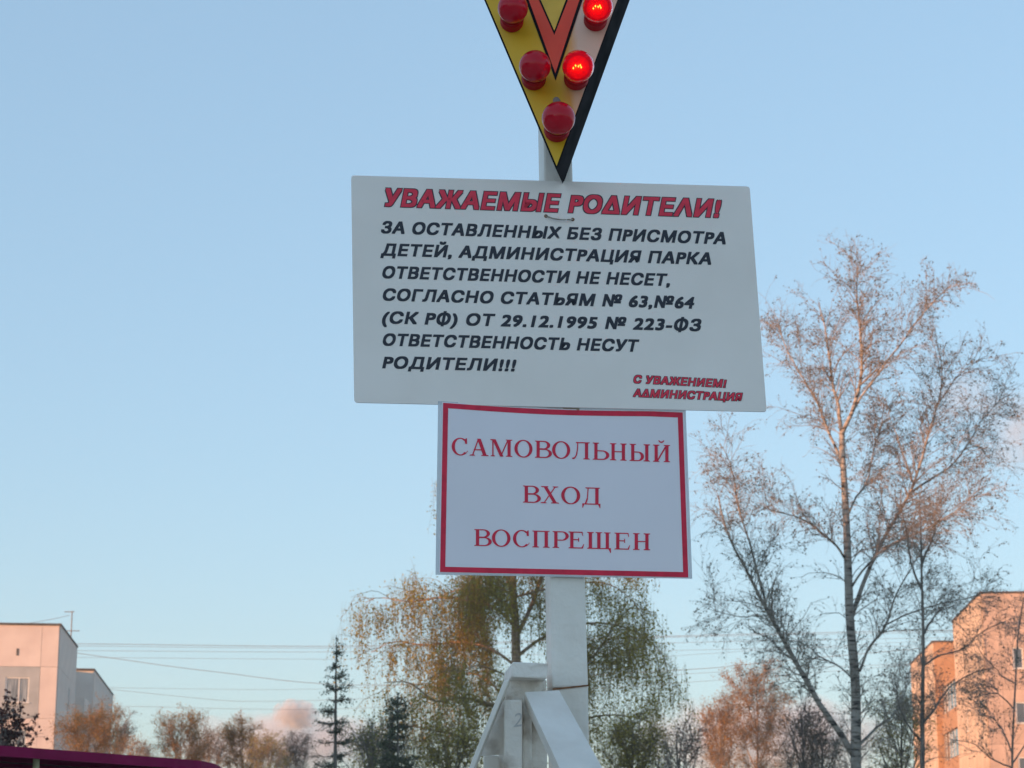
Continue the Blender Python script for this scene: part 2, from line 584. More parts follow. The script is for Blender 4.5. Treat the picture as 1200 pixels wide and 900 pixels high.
# ------------------------------------------------------------------ big grey notice board
def notice_board():
    th = math.radians(4.0)
    n = Vector((-math.sin(th), -math.cos(th), 0)).normalized()
    n = Vector((math.sin(-th), -math.cos(th), 0))
    p0 = at(655, 340, POST_Y - 0.006)
    def t3(px, py, lift):
        return on_plane(px, py, p0 + n * lift, n)
    root = empty('notice_board', on_plane(657, 478, p0, n))
    tag(root, 'large pale grey board with red headline and black Russian text on the white post', 'sign')
    # slightly rounded corners
    cs = [(411.5, 205.5), (878.5, 218.5), (898.5, 482.5), (415, 471.5)]
    outl = []
    for i in range(4):
        p = Vector((*cs[i], 0)); a = Vector((*cs[i - 1], 0)); b = Vector((*cs[(i + 1) % 4], 0))
        r = 4.0
        s = p + (a - p).normalized() * r
        e = p + (b - p).normalized() * r
        for t in (0, .33, .67, 1):
            q = s * (1 - t) ** 2 + p * 2 * t * (1 - t) + e * t * t
            outl.append((q.x, q.y))
    k = len(outl)
    fr = [t3(x, y, 0.004) for x, y in outl]
    bk = [v - n * 0.0045 for v in fr]
    mesh_from('panel', fr + bk, [tuple(range(k - 1, -1, -1)), tuple(range(k, 2 * k))] + [(i, (i + 1) % k, k + (i + 1) % k, k + i) for i in range(k)], M['sign_grey'], root, world=True)
    L = 0.0045
    SPACING[0] = 1.10
    text_on('headline', 'УВАЖАЕМЫЕ РОΔИТЕΛИ!', (447.5, 242.3), (842, 255.6), 22.5, 0.20, 0.092, t3, L, M['ink_black'], root)
    text_on('headline', 'УВАЖАЕМЫЕ РОΔИТЕΛИ!', (447.5, 242.3), (842, 255.6), 22.5, 0.20, 0.048, t3, L + .0003, M['ink_red'], root, 0.092)
    SPACING[0] = 1.10
    for body, l, r, cp in (
        ('ЗА ОСТАВЛЕННЫХ БЕЗ ПРИСМОТРА', (446, 273.3), (850, 286.4), 14.4),
        ('ДЕТЕЙ, АДМИНИСТРАЦИЯ ПАРКА', (446.5, 299.5), (833, 310.3), 14.4),
        ('ОТВЕТСТВЕННОСТИ НЕ НЕСЕТ,', (447, 326), (784.5, 335.2), 14.4),
        ('СОГЛАСНО СТАТЬЯМ № 63,№64', (447.5, 352.2), (812, 361.8), 14.4),
        ('(СК РФ) ОТ 29.12.1995 № 223-ФЗ', (447, 379), (820, 388.2), 14.4),
        ('ОТВЕТСТВЕННОСТЬ НЕСУТ', (447.5, 405), (746, 412.3), 14.4),
        ('РОДИТЕЛИ!!!', (448, 431.6), (602.5, 435.2), 14.4)):
        text_on('lettering', body, l, r, cp, 0.22, 0.058, t3, L, M['ink_black'], root)
    for body, l, r in (('С УВАЖЕНИЕМ!', (741.5, 449.2), (850, 454.6)), ('АΔМИНИСТРАЦИЯ', (741.5, 465.3), (868.5, 470.4))):
        text_on('signature', body, l, r, 10.2, 0.2, 0.10, t3, L, M['ink_black'], root)
        text_on('signature', body, l, r, 10.2, 0.2, 0.045, t3, L + .0003, M['ink_red'], root, 0.10)
    br = noise_mat('brown_tape', (0.30, 0.22, 0.16), (0.42, 0.33, 0.25), scale=60, rough=.6)
    q = [t3(641, 480, -.001), t3(679, 481.5, -.001), t3(679, 474, -.001), t3(641, 473, -.001)]
    hexa('tape_strip', q, [v + Vector((0, .0012, 0)) for v in q], br, root)
    # the wire that ties it on
    pts = [t3(639.5, 253.2, .003), t3(641, 253.6, .008), t3(648, 256, .010), t3(656, 257.3, .010), t3(664, 257.4, .010), t3(670, 257.3, .008), t3(671.5, 257.2, .003)]
    P = resample([tuple(p) for p in pts], 14)[None]
    V, Q = tubes(P, np.full((1, 14), 0.0013), 8)
    wm = noise_mat('tie_wire', (0.25, 0.20, 0.15), (0.50, 0.46, 0.40), scale=80, rough=0.5)
    V = V - np.array(root.location)
    mesh_np('tie_wire', V, Q, wm, root, smooth=True)
    for px, py in ((639.8, 253.2), (671.2, 257.2)):
        hv = []
        c = t3(px, py, 0.0046)
        for i in range(12):
            a = 2 * math.pi * i / 12
            hv.append(c + Vector((math.cos(a) * .0034, 0, math.sin(a) * .0034)))
        mesh_from('tie_hole', hv, [tuple(range(12))], M['rust'], root, world=True)
notice_board()

# ------------------------------------------------------------------ paper sign with serif lettering
def ser_glyph(ch):
    """polygons in units of cap height; returns (list of polys, advance)"""
    P = []
    T, t, s = 0.155, 0.062, 0.08           # thick, thin, serif overhang
    def rect(x0, y0, x1, y1): P.append([(x0, y0), (x1, y0), (x1, y1), (x0, y1)])
    def bar(x0, y0, x1, y1, wd):            # slanted stroke, width measured horizontally
        P.append([(x0, y0), (x0 + wd, y0), (x1 + wd, y1), (x1, y1)])
    def serif(x0, x1, y, up):               # bracketed serif
        h = 0.035
        if up: P.append([(x0, y), (x1, y), (x1, y + h), (x1 - s * .8, y + h * 1.9), (x0 + s * .8, y + h * 1.9), (x0, y + h)])
        else: P.append([(x0, y), (x0, y - h), (x0 + s * .8, y - h * 1.9), (x1 - s * .8, y - h * 1.9), (x1, y - h), (x1, y)])
    def stem(x, y0=0.0, y1=1.0, bot=True, top=True, wd=T):
        rect(x, y0, x + wd, y1)
        if bot: serif(x - s, x + wd + s, y0, True)
        if top: serif(x - s, x + wd + s, y1, False)
    def ring(cx, cy, rx, ry, a0, a1, n=26, th=T, tn=t):
        o, i_ = [], []
        for k in range(n + 1):
            a = math.radians(a0 + (a1 - a0) * k / n)
            o.append((cx + rx * math.cos(a), cy + ry * math.sin(a)))
            i_.append((cx + (rx - th) * math.cos(a), cy + (ry - tn) * math.sin(a)))
        for k in range(n):
            P.append([o[k], o[k + 1], i_[k + 1], i_[k]])
    def bowl(x, y0, y1, r):
        rect(x, y1 - t, x + r * .45, y1)
        rect(x, y0, x + r * .45, y0 + t)
        ring(x + r * .45, (y0 + y1) / 2, r * .62, (y1 - y0) / 2, -90, 90, 16)
    adv = 0.8
    if ch == 'С':
        ring(.46, .5, .42, .52, 48, 318)
        P.append([(.70, .67), (.79, .67), (.78, 1.0), (.74, 1.0), (.66, .88)])
        P.append([(.72, .10), (.76, .13), (.83, .26), (.80, .27)])
        adv = .86
    elif ch == 'А':
        bar(.10, 0, .40, 1, t); bar(.66, 0, .36, 1, T + .02); rect(.2, .32, .68, .32 + t)
        serif(.0, .26, 0, True); serif(.56, .92, 0, True); adv = .92
    elif ch == 'М':
        stem(.12, wd=t, top=False); serif(.02, .25, 1, False); bar(.50, 0, .12, 1, T + .01); bar(.50, 0, .86, 1, t)
        stem(.86); adv = 1.12
    elif ch == 'О':
        ring(.46, .5, .44, .52, 0, 360, 40); adv = .92
    elif ch == 'В':
        stem(.12); bowl(.25, .5, 1, .50); bowl(.25, 0, .5 + t * .6, .58); adv = .80
    elif ch == 'Л':
        P.append([(.02, 0), (.02, .07), (.12, .10), (.20, .25), (.25, .6), (.27, 1), (.32, 1), (.305, .6), (.26, .25), (.17, .04), (.10, -.01)])
        rect(.20, 1 - t, .75, 1); stem(.64); adv = .92
    elif ch == 'Ь':
        stem(.12); bowl(.25, 0, .56, .56); adv = .78
    elif ch == 'Н':
        stem(.12); stem(.62); rect(.2, .48, .7, .48 + t); adv = .90
    elif ch == 'Ы':
        stem(.12); bowl(.25, 0, .56, .46); stem(.80); adv = 1.08
    elif ch == 'Й':
        stem(.12); stem(.64); bar(.22, .06, .62, .90, t + .02)
        ring(.445, 1.30, .15, .19, 195, 345, 12, .05, .08); adv = .92
    elif ch == 'Х':
        bar(.60, 0, .12, 1, T + .02); bar(.12, 0, .66, 1, t)
        serif(.0, .28, 0, True); serif(.48, .86, 0, True); serif(.02, .36, 1, False); serif(.56, .82, 1, False); adv = .88
    elif ch == 'Д':
        P.append([(.12, 0), (.20, 0), (.28, .3), (.32, 1), (.27, 1), (.235, .4)])
        rect(.20, 1 - t, .72, 1); rect(.62, 0, .62 + T, 1); rect(.02, 0, .86, t)
        P.append([(.02, t), (.02, -.2), (.05, -.2), (.12, 0)]); P.append([(.86, t), (.86, -.2), (.83, -.2), (.76, 0)])
        serif(.16, .34, 1, False); serif(.56, .84, 1, False); adv = .88
    elif ch == 'П':
        stem(.12); stem(.62); rect(.2, 1 - t, .7, 1); adv = .90
    elif ch == 'Р':
        stem(.12); bowl(.25, .44, 1, .52); adv = .70
    elif ch == 'Е':
        stem(.12, bot=True, top=True); rect(.2, 1 - t, .70, 1); rect(.2, 0, .72, t); rect(.2, .49, .54, .49 + t)
        P.append([(.66, 1 - t), (.70, 1), (.73, .76), (.70, .76)]); P.append([(.66, t), (.72, 0), (.78, .27), (.75, .27)])
        P.append([(.50, .40), (.54, .40), (.54, .64), (.50, .64)]); adv = .82
    elif ch == 'Щ':
        stem(.12); stem(.52); stem(.92); rect(.2, 0, 1.15, t)
        P.append([(1.08, t), (1.17, t), (1.17, -.22), (1.14, -.22), (1.05, 0)]); adv = 1.24
    return P, adv

def paper_sign():
    th = math.radians(3.0)
    n = Vector((-math.sin(th), -math.cos(th), 0))
    p0 = at(660, 580, POST_Y - 0.0045)
    # corners of the laminated sheet; the mapping carries its slight buckle
    TL, TR, BR, BL = (513.4, 470.0), (803.6, 480.5), (811.3, 678.2), (510.5, 677)
    BL = (510.3, 673.5)
    def t3(px, py, lift):
        u = (px - 512) / 296.0
        v = (py - 470) / 205.0
        buckle = 0.004 * math.sin(math.pi * u) * (1 - v) + 0.003 * math.sin(2.2 * math.pi * v) * (u - 0.5)
        return on_plane(px, py, p0 + n * (lift + 0.001 - buckle * .6 + .0026), n)
    root = empty('paper_sign', on_plane(660, 676, p0, n))
    tag(root, 'laminated white paper notice with red border and red serif Russian text below the grey board', 'sign')
    def lerp4(u, v, c=(TL, TR, BR, BL), sag=0.0):
        x = (c[0][0] * (1 - u) + c[1][0] * u) * (1 - v) + (c[3][0] * (1 - u) + c[2][0] * u) * v
        y = (c[0][1] * (1 - u) + c[1][1] * u) * (1 - v) + (c[3][1] * (1 - u) + c[2][1] * u) * v
        return x, y + sag * math.sin(math.pi * min(1, u * 1.15)) * (1 - v)
    def sheet(name, c, sag, lift, thick, mat):
        nu, nv = 24, 14
        fr = [t3(*lerp4(i / nu, j / nv, c, sag), lift) for j in range(nv + 1) for i in range(nu + 1)]
        Fc = [(j * (nu + 1) + i, (j + 1) * (nu + 1) + i, (j + 1) * (nu + 1) + i + 1, j * (nu + 1) + i + 1) for j in range(nv) for i in range(nu)]
        N = len(fr)
        bk = [v - n * thick for v in fr]
        Fc += [tuple(reversed([q + N for q in f])) for f in Fc]
        rim = [i for i in range(nu + 1)] + [j * (nu + 1) + nu for j in range(1, nv + 1)] + [nv * (nu + 1) + i for i in range(nu - 1, -1, -1)] + [j * (nu + 1) for j in range(nv - 1, 0, -1)]
        for a in range(len(rim)):
            b = (a + 1) % len(rim)
            Fc.append((rim[a], rim[b], rim[b] + N, rim[a] + N))
        return mesh_from(name, fr + bk, Fc, mat, root, world=True, smooth=False)
    # film: milky clear plastic
    m, t, p = new_mat('laminate_film')
    nz = t.nodes.new('ShaderNodeTexNoise'); nz.inputs['Scale'].default_value = 12
    tc = t.nodes.new('ShaderNodeTexCoord'); t.links.new(tc.outputs['Object'], nz.inputs['Vector'])
    rp = t.nodes.new('ShaderNodeMapRange'); rp.inputs[3].default_value = 0.62; rp.inputs[4].default_value = 0.78
    t.links.new(nz.outputs['Fac'], rp.inputs[0]); t.links.new(rp.outputs[0], p.inputs['Alpha'])
    p.inputs['Base Color'].default_value = (0.70, 0.72, 0.76, 1); p.inputs['Roughness'].default_value = 0.2
    sheet('laminate_film', (TL, TR, BR, BL), 2.0, -0.0004, 0.0005, m)
    inn = ((518.2, 471), (801.2, 482.4), (808, 677.2), (514.4, 671.2))
    sheet('paper', inn, 2.6, 0.0, 0.0003, M['paper'])
    oc = ((519.3, 472.0), (800, 483.4), (806.6, 676.6), (515.7, 670.3))
    ic = ((525.2, 478.3), (794.3, 489.2), (800.6, 670.4), (521.8, 664.2))
    nseg = 24
    V, Fc = [], []
    for (a, b) in (((0, 0), (1, 0)), ((1, 0), (1, 1)), ((1, 1), (0, 1)), ((0, 1), (0, 0))):
        base = len(V)
        for k in range(nseg + 1):
            f = k / nseg
            u, v = a[0] * (1 - f) + b[0] * f, a[1] * (1 - f) + b[1] * f
            V.append(t3(*lerp4(u, v, oc, 2.6), 0.0005)); V.append(t3(*lerp4(u, v, ic, 2.6), 0.0005))
        Fc += [(base + 2 * k, base + 2 * k + 1, base + 2 * k + 3, base + 2 * k + 2) for k in range(nseg)]
    mesh_from('border', V, Fc, M['print_red'], root, world=True)
    for body, l, r, cp in (('САМОВОЛЬНЫЙ', (529.3, 533.0), (785.3, 541.6), 20.0), ('ВХОД', (612.8, 588.9), (703.6, 591.6), 20.0), ('ВОСПРЕЩЕН', (555.7, 639.6), (762, 644.8), 19.6)):
        polys, x = [], 0.0
        for ch in body:
            g, adv = ser_glyph(ch)
            polys += [[(a + x, b) for a, b in q] for q in g]
            x += adv + 0.055
        xs = [a for q in polys for a, b in q]
        x0, x1 = min(xs), max(xs)
        V, Fc = [], []
        for k, q in enumerate(polys):
            Fc.append(tuple(range(len(V), len(V) + len(q))))
            for a, b in q:
                f = (a - x0) / (x1 - x0)
                V.append(t3(l[0] + (r[0] - l[0]) * f, l[1] + (r[1] - l[1]) * f - b * cp, 0.0005 + (k % 37) * 0.000012))
        mesh_from('lettering', V, Fc, M['print_red'], root, world=True)
paper_sign()

# ------------------------------------------------------------------ triangular lamp sign
def lamp_arrow():
    th = math.radians(10.0)
    n = Vector((-math.sin(th), -math.cos(th), 0))
    p0 = at(652, 190, POST_Y - 0.085)
    def t3(px, py, lift=0.0):
        return on_plane(px, py, p0 + n * lift, n)
    root = empty('lamp_sign', t3(652, 193))
    tag(root, 'yellow black-sided triangular sign pointing down with red lamps at the top of the post', 'illuminated sign')
    TOP = -150
    tip = (652.3, 194.5)
    lx = tip[0] - (tip[1] - TOP) * 0.425
    rx = tip[0] + (tip[1] - TOP) * 0.366
    depth = 0.078
    f = [t3(*tip), t3(rx, TOP), t3(lx, TOP)]
    # casing; outline a little bigger than the yellow face, so a thin black line shows at the left
    c = [t3(tip[0] - .3, tip[1] + 5), t3(rx + 1.5, TOP - 3), t3(lx - 3.5, TOP - 3)]
    c = [v - n * 0.002 for v in c]
    b = [v - n * depth for v in c]
    mesh_from('casing', c + b, [(0, 1, 2), (5, 4, 3), (0, 3, 4, 1), (1, 4, 5, 2), (2, 5, 3, 0)], M['black_paint'], root, world=True)
    yf = [v for v in f]
    m, t, p = new_mat('faded_yellow')
    tc = t.nodes.new('ShaderNodeTexCoord'); sp = t.nodes.new('ShaderNodeSeparateXYZ')
    nz = t.nodes.new('ShaderNodeTexNoise'); nz.inputs['Scale'].default_value = 14; nz.inputs['Detail'].default_value = 6
    mp = t.nodes.new('ShaderNodeMapping'); mp.inputs['Scale'].default_value = (1, 1, .3)
    t.links.new(tc.outputs['Object'], sp.inputs[0]); t.links.new(tc.outputs['Object'], mp.inputs[0]); t.links.new(mp.outputs[0], nz.inputs['Vector'])
    # the paint on the right-hand arm has worn to a pinkish undercoat
    ma = t.nodes.new('ShaderNodeMath'); ma.operation = 'MULTIPLY_ADD'; ma.inputs[1].default_value = 28.0; ma.inputs[2].default_value = -0.35
    t.links.new(sp.outputs[0], ma.inputs[0])
    mz = t.nodes.new('ShaderNodeMath'); mz.operation = 'MULTIPLY_ADD'; mz.inputs[1].default_value = 3.2; mz.inputs[2].default_value = -1.6
    t.links.new(nz.outputs['Fac'], mz.inputs[0])
    ad = t.nodes.new('ShaderNodeMath'); ad.operation = 'ADD'
    t.links.new(ma.outputs[0], ad.inputs[0]); t.links.new(mz.outputs[0], ad.inputs[1])
    cr = t.nodes.new('ShaderNodeValToRGB'); e = cr.color_ramp.elements
    e[0].position, e[0].color = 0.0, (0.80, 0.49, 0.015, 1)
    e[1].position, e[1].color = 1.0, (0.84, 0.60, 0.45, 1)
    e2 = e.new(0.45); e2.color = (0.80, 0.38, 0.05, 1)
    t.links.new(ad.outputs[0], cr.inputs[0]); t.links.new(cr.outputs[0], p.inputs['Base Color'])
    p.inputs['Roughness'].default_value = 0.45
    mesh_from('face', yf, [(0, 2, 1)], m, root, world=True)
    # red V with black outline, cut as flat painted bands
    def vee(name, tipo, slL, slR, tipi, slLi, slRi, lift, mat):
        pts = [tipo, (tipo[0] + (tipo[1] - TOP) * slR, TOP), (tipi[0] + (tipi[1] - TOP) * slRi, TOP), tipi, (tipi[0] - (tipi[1] - TOP) * slLi, TOP), (tipo[0] - (tipo[1] - TOP) * slL, TOP)]
        v = [t3(x, y, lift) for x, y in pts]
        mesh_from(name, v, [(0, 3, 2, 1), (0, 5, 4, 3)], mat, root, world=True)
    vee('chevron_outline', (651, 94.5), .372, .335, (649.6, 33.5), .46, .39, 0.0012, M['black_paint'])
    vee('chevron', (650.8, 86), .362, .327, (649.6, 41), .455, .39, 0.0022, M['red_paint'])
    m2 = noise_mat('inner_yellow', (0.64, 0.40, 0.03), (0.84, 0.56, 0.06), scale=14, rough=0.4)
    tp = (649.6, 36)
    mesh_from('inner_panel', [t3(*tp, .0018), t3(tp[0] - (tp[1] - TOP) * .44, TOP, .0018), t3(tp[0] + (tp[1] - TOP) * .37, TOP, .0018)], [(0, 1, 2)], m2, root, world=True)
    # lamps
    def red_plastic(name, lit):
        m, t, p = new_mat(name)
        lw = t.nodes.new('ShaderNodeTexNoise'); lw.inputs['Scale'].default_value = 40
        tc = t.nodes.new('ShaderNodeTexCoord'); t.links.new(tc.outputs['Object'], lw.inputs['Vector'])
        cr = t.nodes.new('ShaderNodeValToRGB')
        if lit:
            c0, c1 = (0.62, 0.006, 0.02, 1), (0.8, 0.012, 0.04, 1)
        else:
            c0, c1 = (0.46, 0.004, 0.016, 1), (0.58, 0.008, 0.026, 1)
        cr.color_ramp.elements[0].color = c0; cr.color_ramp.elements[1].color = c1
        t.links.new(lw.outputs['Fac'], cr.inputs[0]); t.links.new(cr.outputs[0], p.inputs['Base Color'])
        p.inputs['Roughness'].default_value = 0.10
        p.inputs['IOR'].default_value = 1.08 if lit else 1.38
        p.inputs['Transmission Weight'].default_value = 0.5 if lit else 0.0
        if lit:
            p.inputs['Specular IOR Level'].default_value = 0.2
            p.inputs['Emission Color'].default_value = (0.9, 0.0, 0.012, 1)
            p.inputs['Emission Strength'].default_value = 0.05
        return m
    capm, capl = red_plastic('red_cap_plastic', False), red_plastic('red_cap_plastic_lit', True)
    collar_m = noise_mat('red_collar_plastic', (0.34, .004, .012), (.46, .006, .018), scale=40, rough=.55, spec=.15)
    gl, t, p = new_mat('lamp_filament')
    p.inputs['Base Color'].default_value = (1, .6, .3, 1)
    p.inputs['Emission Color'].default_value = (1.0, 0.50, 0.03, 1)
    p.inputs['Emission Strength'].default_value = 22
    glow, t, p = new_mat('lamp_glow_glass')
    p.inputs['Base Color'].default_value = (0.9, .2, .1, 1)
    p.inputs['Emission Color'].default_value = (1.0, 0.05, 0.02, 1)
    p.inputs['Emission Strength'].default_value = 0.34
    greyplug = flat_mat('grey_plastic', (0.25, 0.24, 0.24), scale=20)
    def lamp(px, py, rpx, lit):
        rc = rpx / 2500 * 3.72
        cz = 0.062                                   # dome centre stands off the face
        c = t3(px, py, cz)
        lab = 'red lamp cap glowing bright' if lit else None
        prof = []
        for k in range(0, 15):
            a = math.radians(90 - k * 10.2)
            prof.append((max(rc * math.cos(a), 1e-4), rc * math.sin(a)))
        prof += [(rc * 0.74, -rc * 0.80), (rc * 0.72, -rc * 1.1)]
        V, Fc = lathe(prof, 32)
        rot = Vector((0.03, -1, 0)).normalized().to_track_quat('Z', 'Y').to_matrix().to_4x4()
        mat4 = Matrix.Translation(c) @ rot
        o = mesh_from('lamp_cap', [mat4 @ Vector(v) for v in V], Fc, capl if lit else capm, root, world=True, smooth=True)
        if lab: o['label'] = lab
        # screw collar with ribs
        base = -cz + 0.001
        pr = [(rc * .78, -rc * .95), (rc * .80, -rc * 1.05), (rc * .74, -rc * 1.08), (rc * .80, -rc * 1.2), (rc * .74, -rc * 1.28), (rc * .78, -rc * 1.4), (rc * .78, base), (rc * .3, base)]
        V, Fc = lathe(pr, 28)
        mesh_from('collar', [mat4 @ Vector(v) for v in V], Fc, collar_m, root, world=True, smooth=False)
        # white bulb / filament inside
        if lit:
            pr = [(max(rc * .8 * math.cos(a), 1e-4), rc * .74 * math.sin(a) - rc * .2) for a in [math.radians(90 - q * 22.5) for q in range(9)]]
            V, Fc = lathe(pr, 14)
            o2 = mesh_from('bulb', [mat4 @ Vector(v) for v in V], Fc, glow, None, smooth=True)
            o2.parent = o; o2.matrix_parent_inverse = Matrix.Translation(-root.location)
            for dx, dy_ in ((-.20, -.05), (-.02, -.10), (.10, -.02), (.16, -.16), (-.34, -.22)):
                q = mat4 @ Vector((rc * dx, rc * (dy_ - .16), rc * .60))
                vv = [q + Vector(v) * (rc * .055) for v in ((1, 0, 0), (-1, 0, 0), (0, 1, 0), (0, -1, 0), (0, 0, 1.8), (0, 0, -1.8))]
                o3 = mesh_from('filament', vv, [(4, 0, 2), (4, 2, 1), (4, 1, 3), (4, 3, 0), (5, 2, 0), (5, 1, 2), (5, 3, 1), (5, 0, 3)], gl, None)
                o3.parent = o; o3.matrix_parent_inverse = Matrix.Translation(-root.location)
    for px, py, r, lit in ((601, 9.5, 18.5, False), (700.5, 8, 18.5, True), (627, 77.5, 19.3, False), (677.5, 77.5, 19.3, True), (654.5, 138.5, 20.0, False), (573, -56, 18, False), (726, -56, 18, True)):
        lamp(px, py, r, lit)
    # small grey bracket above the lowest lamp
    a = t3(652.5, 119)
    V, Fc = lathe([(1e-4, .008), (.006, .008), (.007, 0)], 14)
    mm = Matrix.Translation(a) @ n.to_track_quat('Z', 'Y').to_matrix().to_4x4()
    mesh_from('screw_head', [mm @ Vector(v) for v in V], Fc, greyplug, root, world=True)
    # strap that holds it on the post (behind)
    s0 = t3(640, 120, -depth)
    hexa('bracket', [s0 + Vector((x, 0, z)) for x, z in ((0, 0), (.05, 0), (.05, .03), (0, .03))], [s0 + Vector((x, .02, z)) for x, z in ((0, 0), (.05, 0), (.05, .03), (0, .03))], M['black_paint'], root)
lamp_arrow()

# ------------------------------------------------------------------ canopy with purple fascia, bottom left
def canopy():
    zt, zb = 2.62, 2.545
    front = [(-420, 842), (-200, 858), (0, 873.5), (120, 882.5), (205, 888.8), (236, 891.5), (252, 895), (264, 902), (268, 915)]
    P = [at_z(x, y, zt) for x, y in front]
    root = empty('canopy', (P[2].x, P[2].y, 0))
    tag(root, 'low dark canopy with a purple metal fascia and cream posts in the bottom left corner', 'canopy')
    pm = noise_mat('purple_metal', (0.22, 0.008, 0.060), (0.27, 0.012, 0.078), scale=5, rough=0.75, spec=.1, bump=0.1, bscale=20)
    dark = noise_mat('canopy_underside', (0.02, 0.008, 0.018), (0.04, 0.015, 0.03), scale=6, rough=0.8)
    V, Fc = [], []
    inw = Vector((-0.02, 0.03, 0))
    for p in P:
        V += [Vector((p.x, p.y, zt)), Vector((p.x, p.y, zb)), Vector((p.x, p.y, zb)) + inw, Vector((p.x, p.y, zt)) + inw]
    for i in range(len(P) - 1):
        for k in range(4):
            k2 = (k + 1) % 4
            Fc.append((i * 4 + k, i * 4 + k2, (i + 1) * 4 + k2, (i + 1) * 4 + k))
    mesh_from('fascia', V, Fc, pm, root, world=True)
    inner = [Vector((p.x, p.y, 0)) + inw * 1.1 for p in P]
    back = [Vector((P[-1].x - 1.5, P[-1].y + 5, 0)), Vector((P[0].x - 3, P[-1].y + 5, 0))]
    poly = inner + back
    k = len(poly)
    up = [Vector((p.x, p.y, zt - .006)) for p in poly] + [Vector((p.x, p.y, zt - .03)) for p in poly]
    mesh_from('roof', up, [tuple(range(k)), tuple(range(2 * k - 1, k - 1, -1))] + [(i, i + k, (i + 1) % k + k, (i + 1) % k) for i in range(k)], dark, root, world=True)
    # ceiling ribs
    inward = Vector((-.85, .53, 0))
    for t_ in (0.5, 1.1, 1.7, 2.3):
        a = Vector((P[1].x, P[1].y, zb + .004)) + inward * t_
        b = Vector((P[5].x, P[5].y, zb + .004)) + inward * t_
        q = [a, b, b + Vector((0, 0, .036)), a + Vector((0, 0, .036))]
        hexa('rib', q, [v + inward * .05 for v in q], pm, root)
    cm = noise_mat('cream_post', (0.42, 0.38, 0.24), (0.52, 0.48, 0.32), scale=6, rough=0.5)
    for px in (55, -190):
        c = at_z(px, 873.5 + px * .075, zt) + inward * .10
        V, Fc = lathe([(.024, 0), (.024, zb + .03)], 16)
        mesh_from('canopy_post', [Vector((c.x, c.y, 0)) + Vector(v) for v in V], Fc, cm, root, world=True, smooth=True)
canopy()

# ------------------------------------------------------------------ buildings
glass_m, t, p = new_mat('window_glass')
p.inputs['Base Color'].default_value = (0.10, 0.12, 0.15, 1)
p.inputs['Roughness'].default_value = 0.06
p.inputs['Specular IOR Level'].default_value = 0.9
curtain_m = noise_mat('curtained_glass', (0.12, 0.14, 0.16), (0.36, 0.40, 0.43), scale=2, rough=0.12, stretch=(6, 6, .4), spec=0.8)
frame_m = noise_mat('window_frame_white', (0.62, 0.62, 0.6), (0.74, 0.74, 0.72), scale=5, rough=0.5)

_panel_cache = {}
def panel_mesh(wd, ht, mat, hole=None):
    """a wall panel standing on local z=0, x 0..wd, outer face at y=-0.06, with an optional window hole"""
    key = (round(wd, 3), round(ht, 3), mat.name, hole)
    if key in _panel_cache:
        return _panel_cache[key]
    lst = []
    g = 0.008
    if hole is None:
        lst.append((g, wd - g, -0.06, 0, g, ht - g))
    else:
        x0, x1, z0, z1 = hole
        lst += [(g, x0, -0.06, 0, g, ht - g), (x1, wd - g, -0.06, 0, g, ht - g), (x0, x1, -0.06, 0, g, z0), (x0, x1, -0.06, 0, z1, ht - g)]
    V, Fc = [], []
    for b in lst:
        n = len(V)
        V += box_v(*b)
        Fc += [tuple(i + n for i in f) for f in BOXF]
    me = bpy.data.meshes.new('panel')
    me.from_pydata(V, [], Fc)
    me.materials.append(mat)
    _panel_cache[key] = me
    return me

_win_cache = {}
def window_meshes(w_, h_, glass):
    key = (round(w_, 3), round(h_, 3), glass.name)
    if key in _win_cache:
        return _win_cache[key]
    def mk(name, lst, mat):
        V, Fc = [], []
        for b in lst:
            n = len(V); V += box_v(*b); Fc += [tuple(i + n for i in f) for f in BOXF]
        me = bpy.data.meshes.new(name); me.from_pydata(V, [], Fc); me.materials.append(mat)
        return me
    f = 0.07
    fr = [(0, f, -.035, .02, 0, h_), (w_ - f, w_, -.035, .02, 0, h_), (f, w_ - f, -.035, .02, 0, f), (f, w_ - f, -.035, .02, h_ - f, h_)]
    if w_ > 0.8:
        fr.append((w_ * .55, w_ * .55 + .07, -.035, .02, f, h_ - f))
    a = mk('window', fr, frame_m)
    b = mk('pane', [(f * .8, w_ - f * .8, -.008, .004, f * .8, h_ - f * .8)], glass)
    c = mk('sill', [(-.06, w_ + .06, -.12, -.036, -.04, -.003)], frame_m)
    _win_cache[key] = (a, b, c)
    return _win_cache[key]

def facade(root, origin, ang, widths, z0, heights, mat_fn, holes, wall_depth_fix=0.0):
    """panels in a row of widths and storeys of heights; local plane through origin (local coords), running along angle ang"""
    rot = Matrix.Rotation(ang, 4, 'Z')
    x = 0.0
    for ci, wd in enumerate(widths):
        z = z0
        for ri, ht in enumerate(heights):
            hole = holes.get((ci, ri))
            me = panel_mesh(wd, ht, mat_fn(ci, ri), hole[:4] if hole else None)
            o = link_mesh('panel', me, None, root)
            off = rot @ Vector((x, 0, 0))
            o.location = Vector(origin) + off + Vector((0, 0, z))
            o.rotation_euler = (0, 0, ang)
            if hole:
                hx0, hx1, hz0, hz1 = hole[:4]
                gl = hole[4] if len(hole) > 4 else glass_m
                a, b, c = window_meshes(hx1 - hx0, hz1 - hz0, gl)
                wo = link_mesh('window', a, None, root)
                wo.location = o.location + rot @ Vector((hx0, 0, 0)) + Vector((0, 0, hz0))
                wo.rotation_euler = (0, 0, ang)
                for nm, me2 in (('pane', b), ('sill', c)):
                    link_mesh(nm, me2, None, wo)
            z += ht
        x += wd

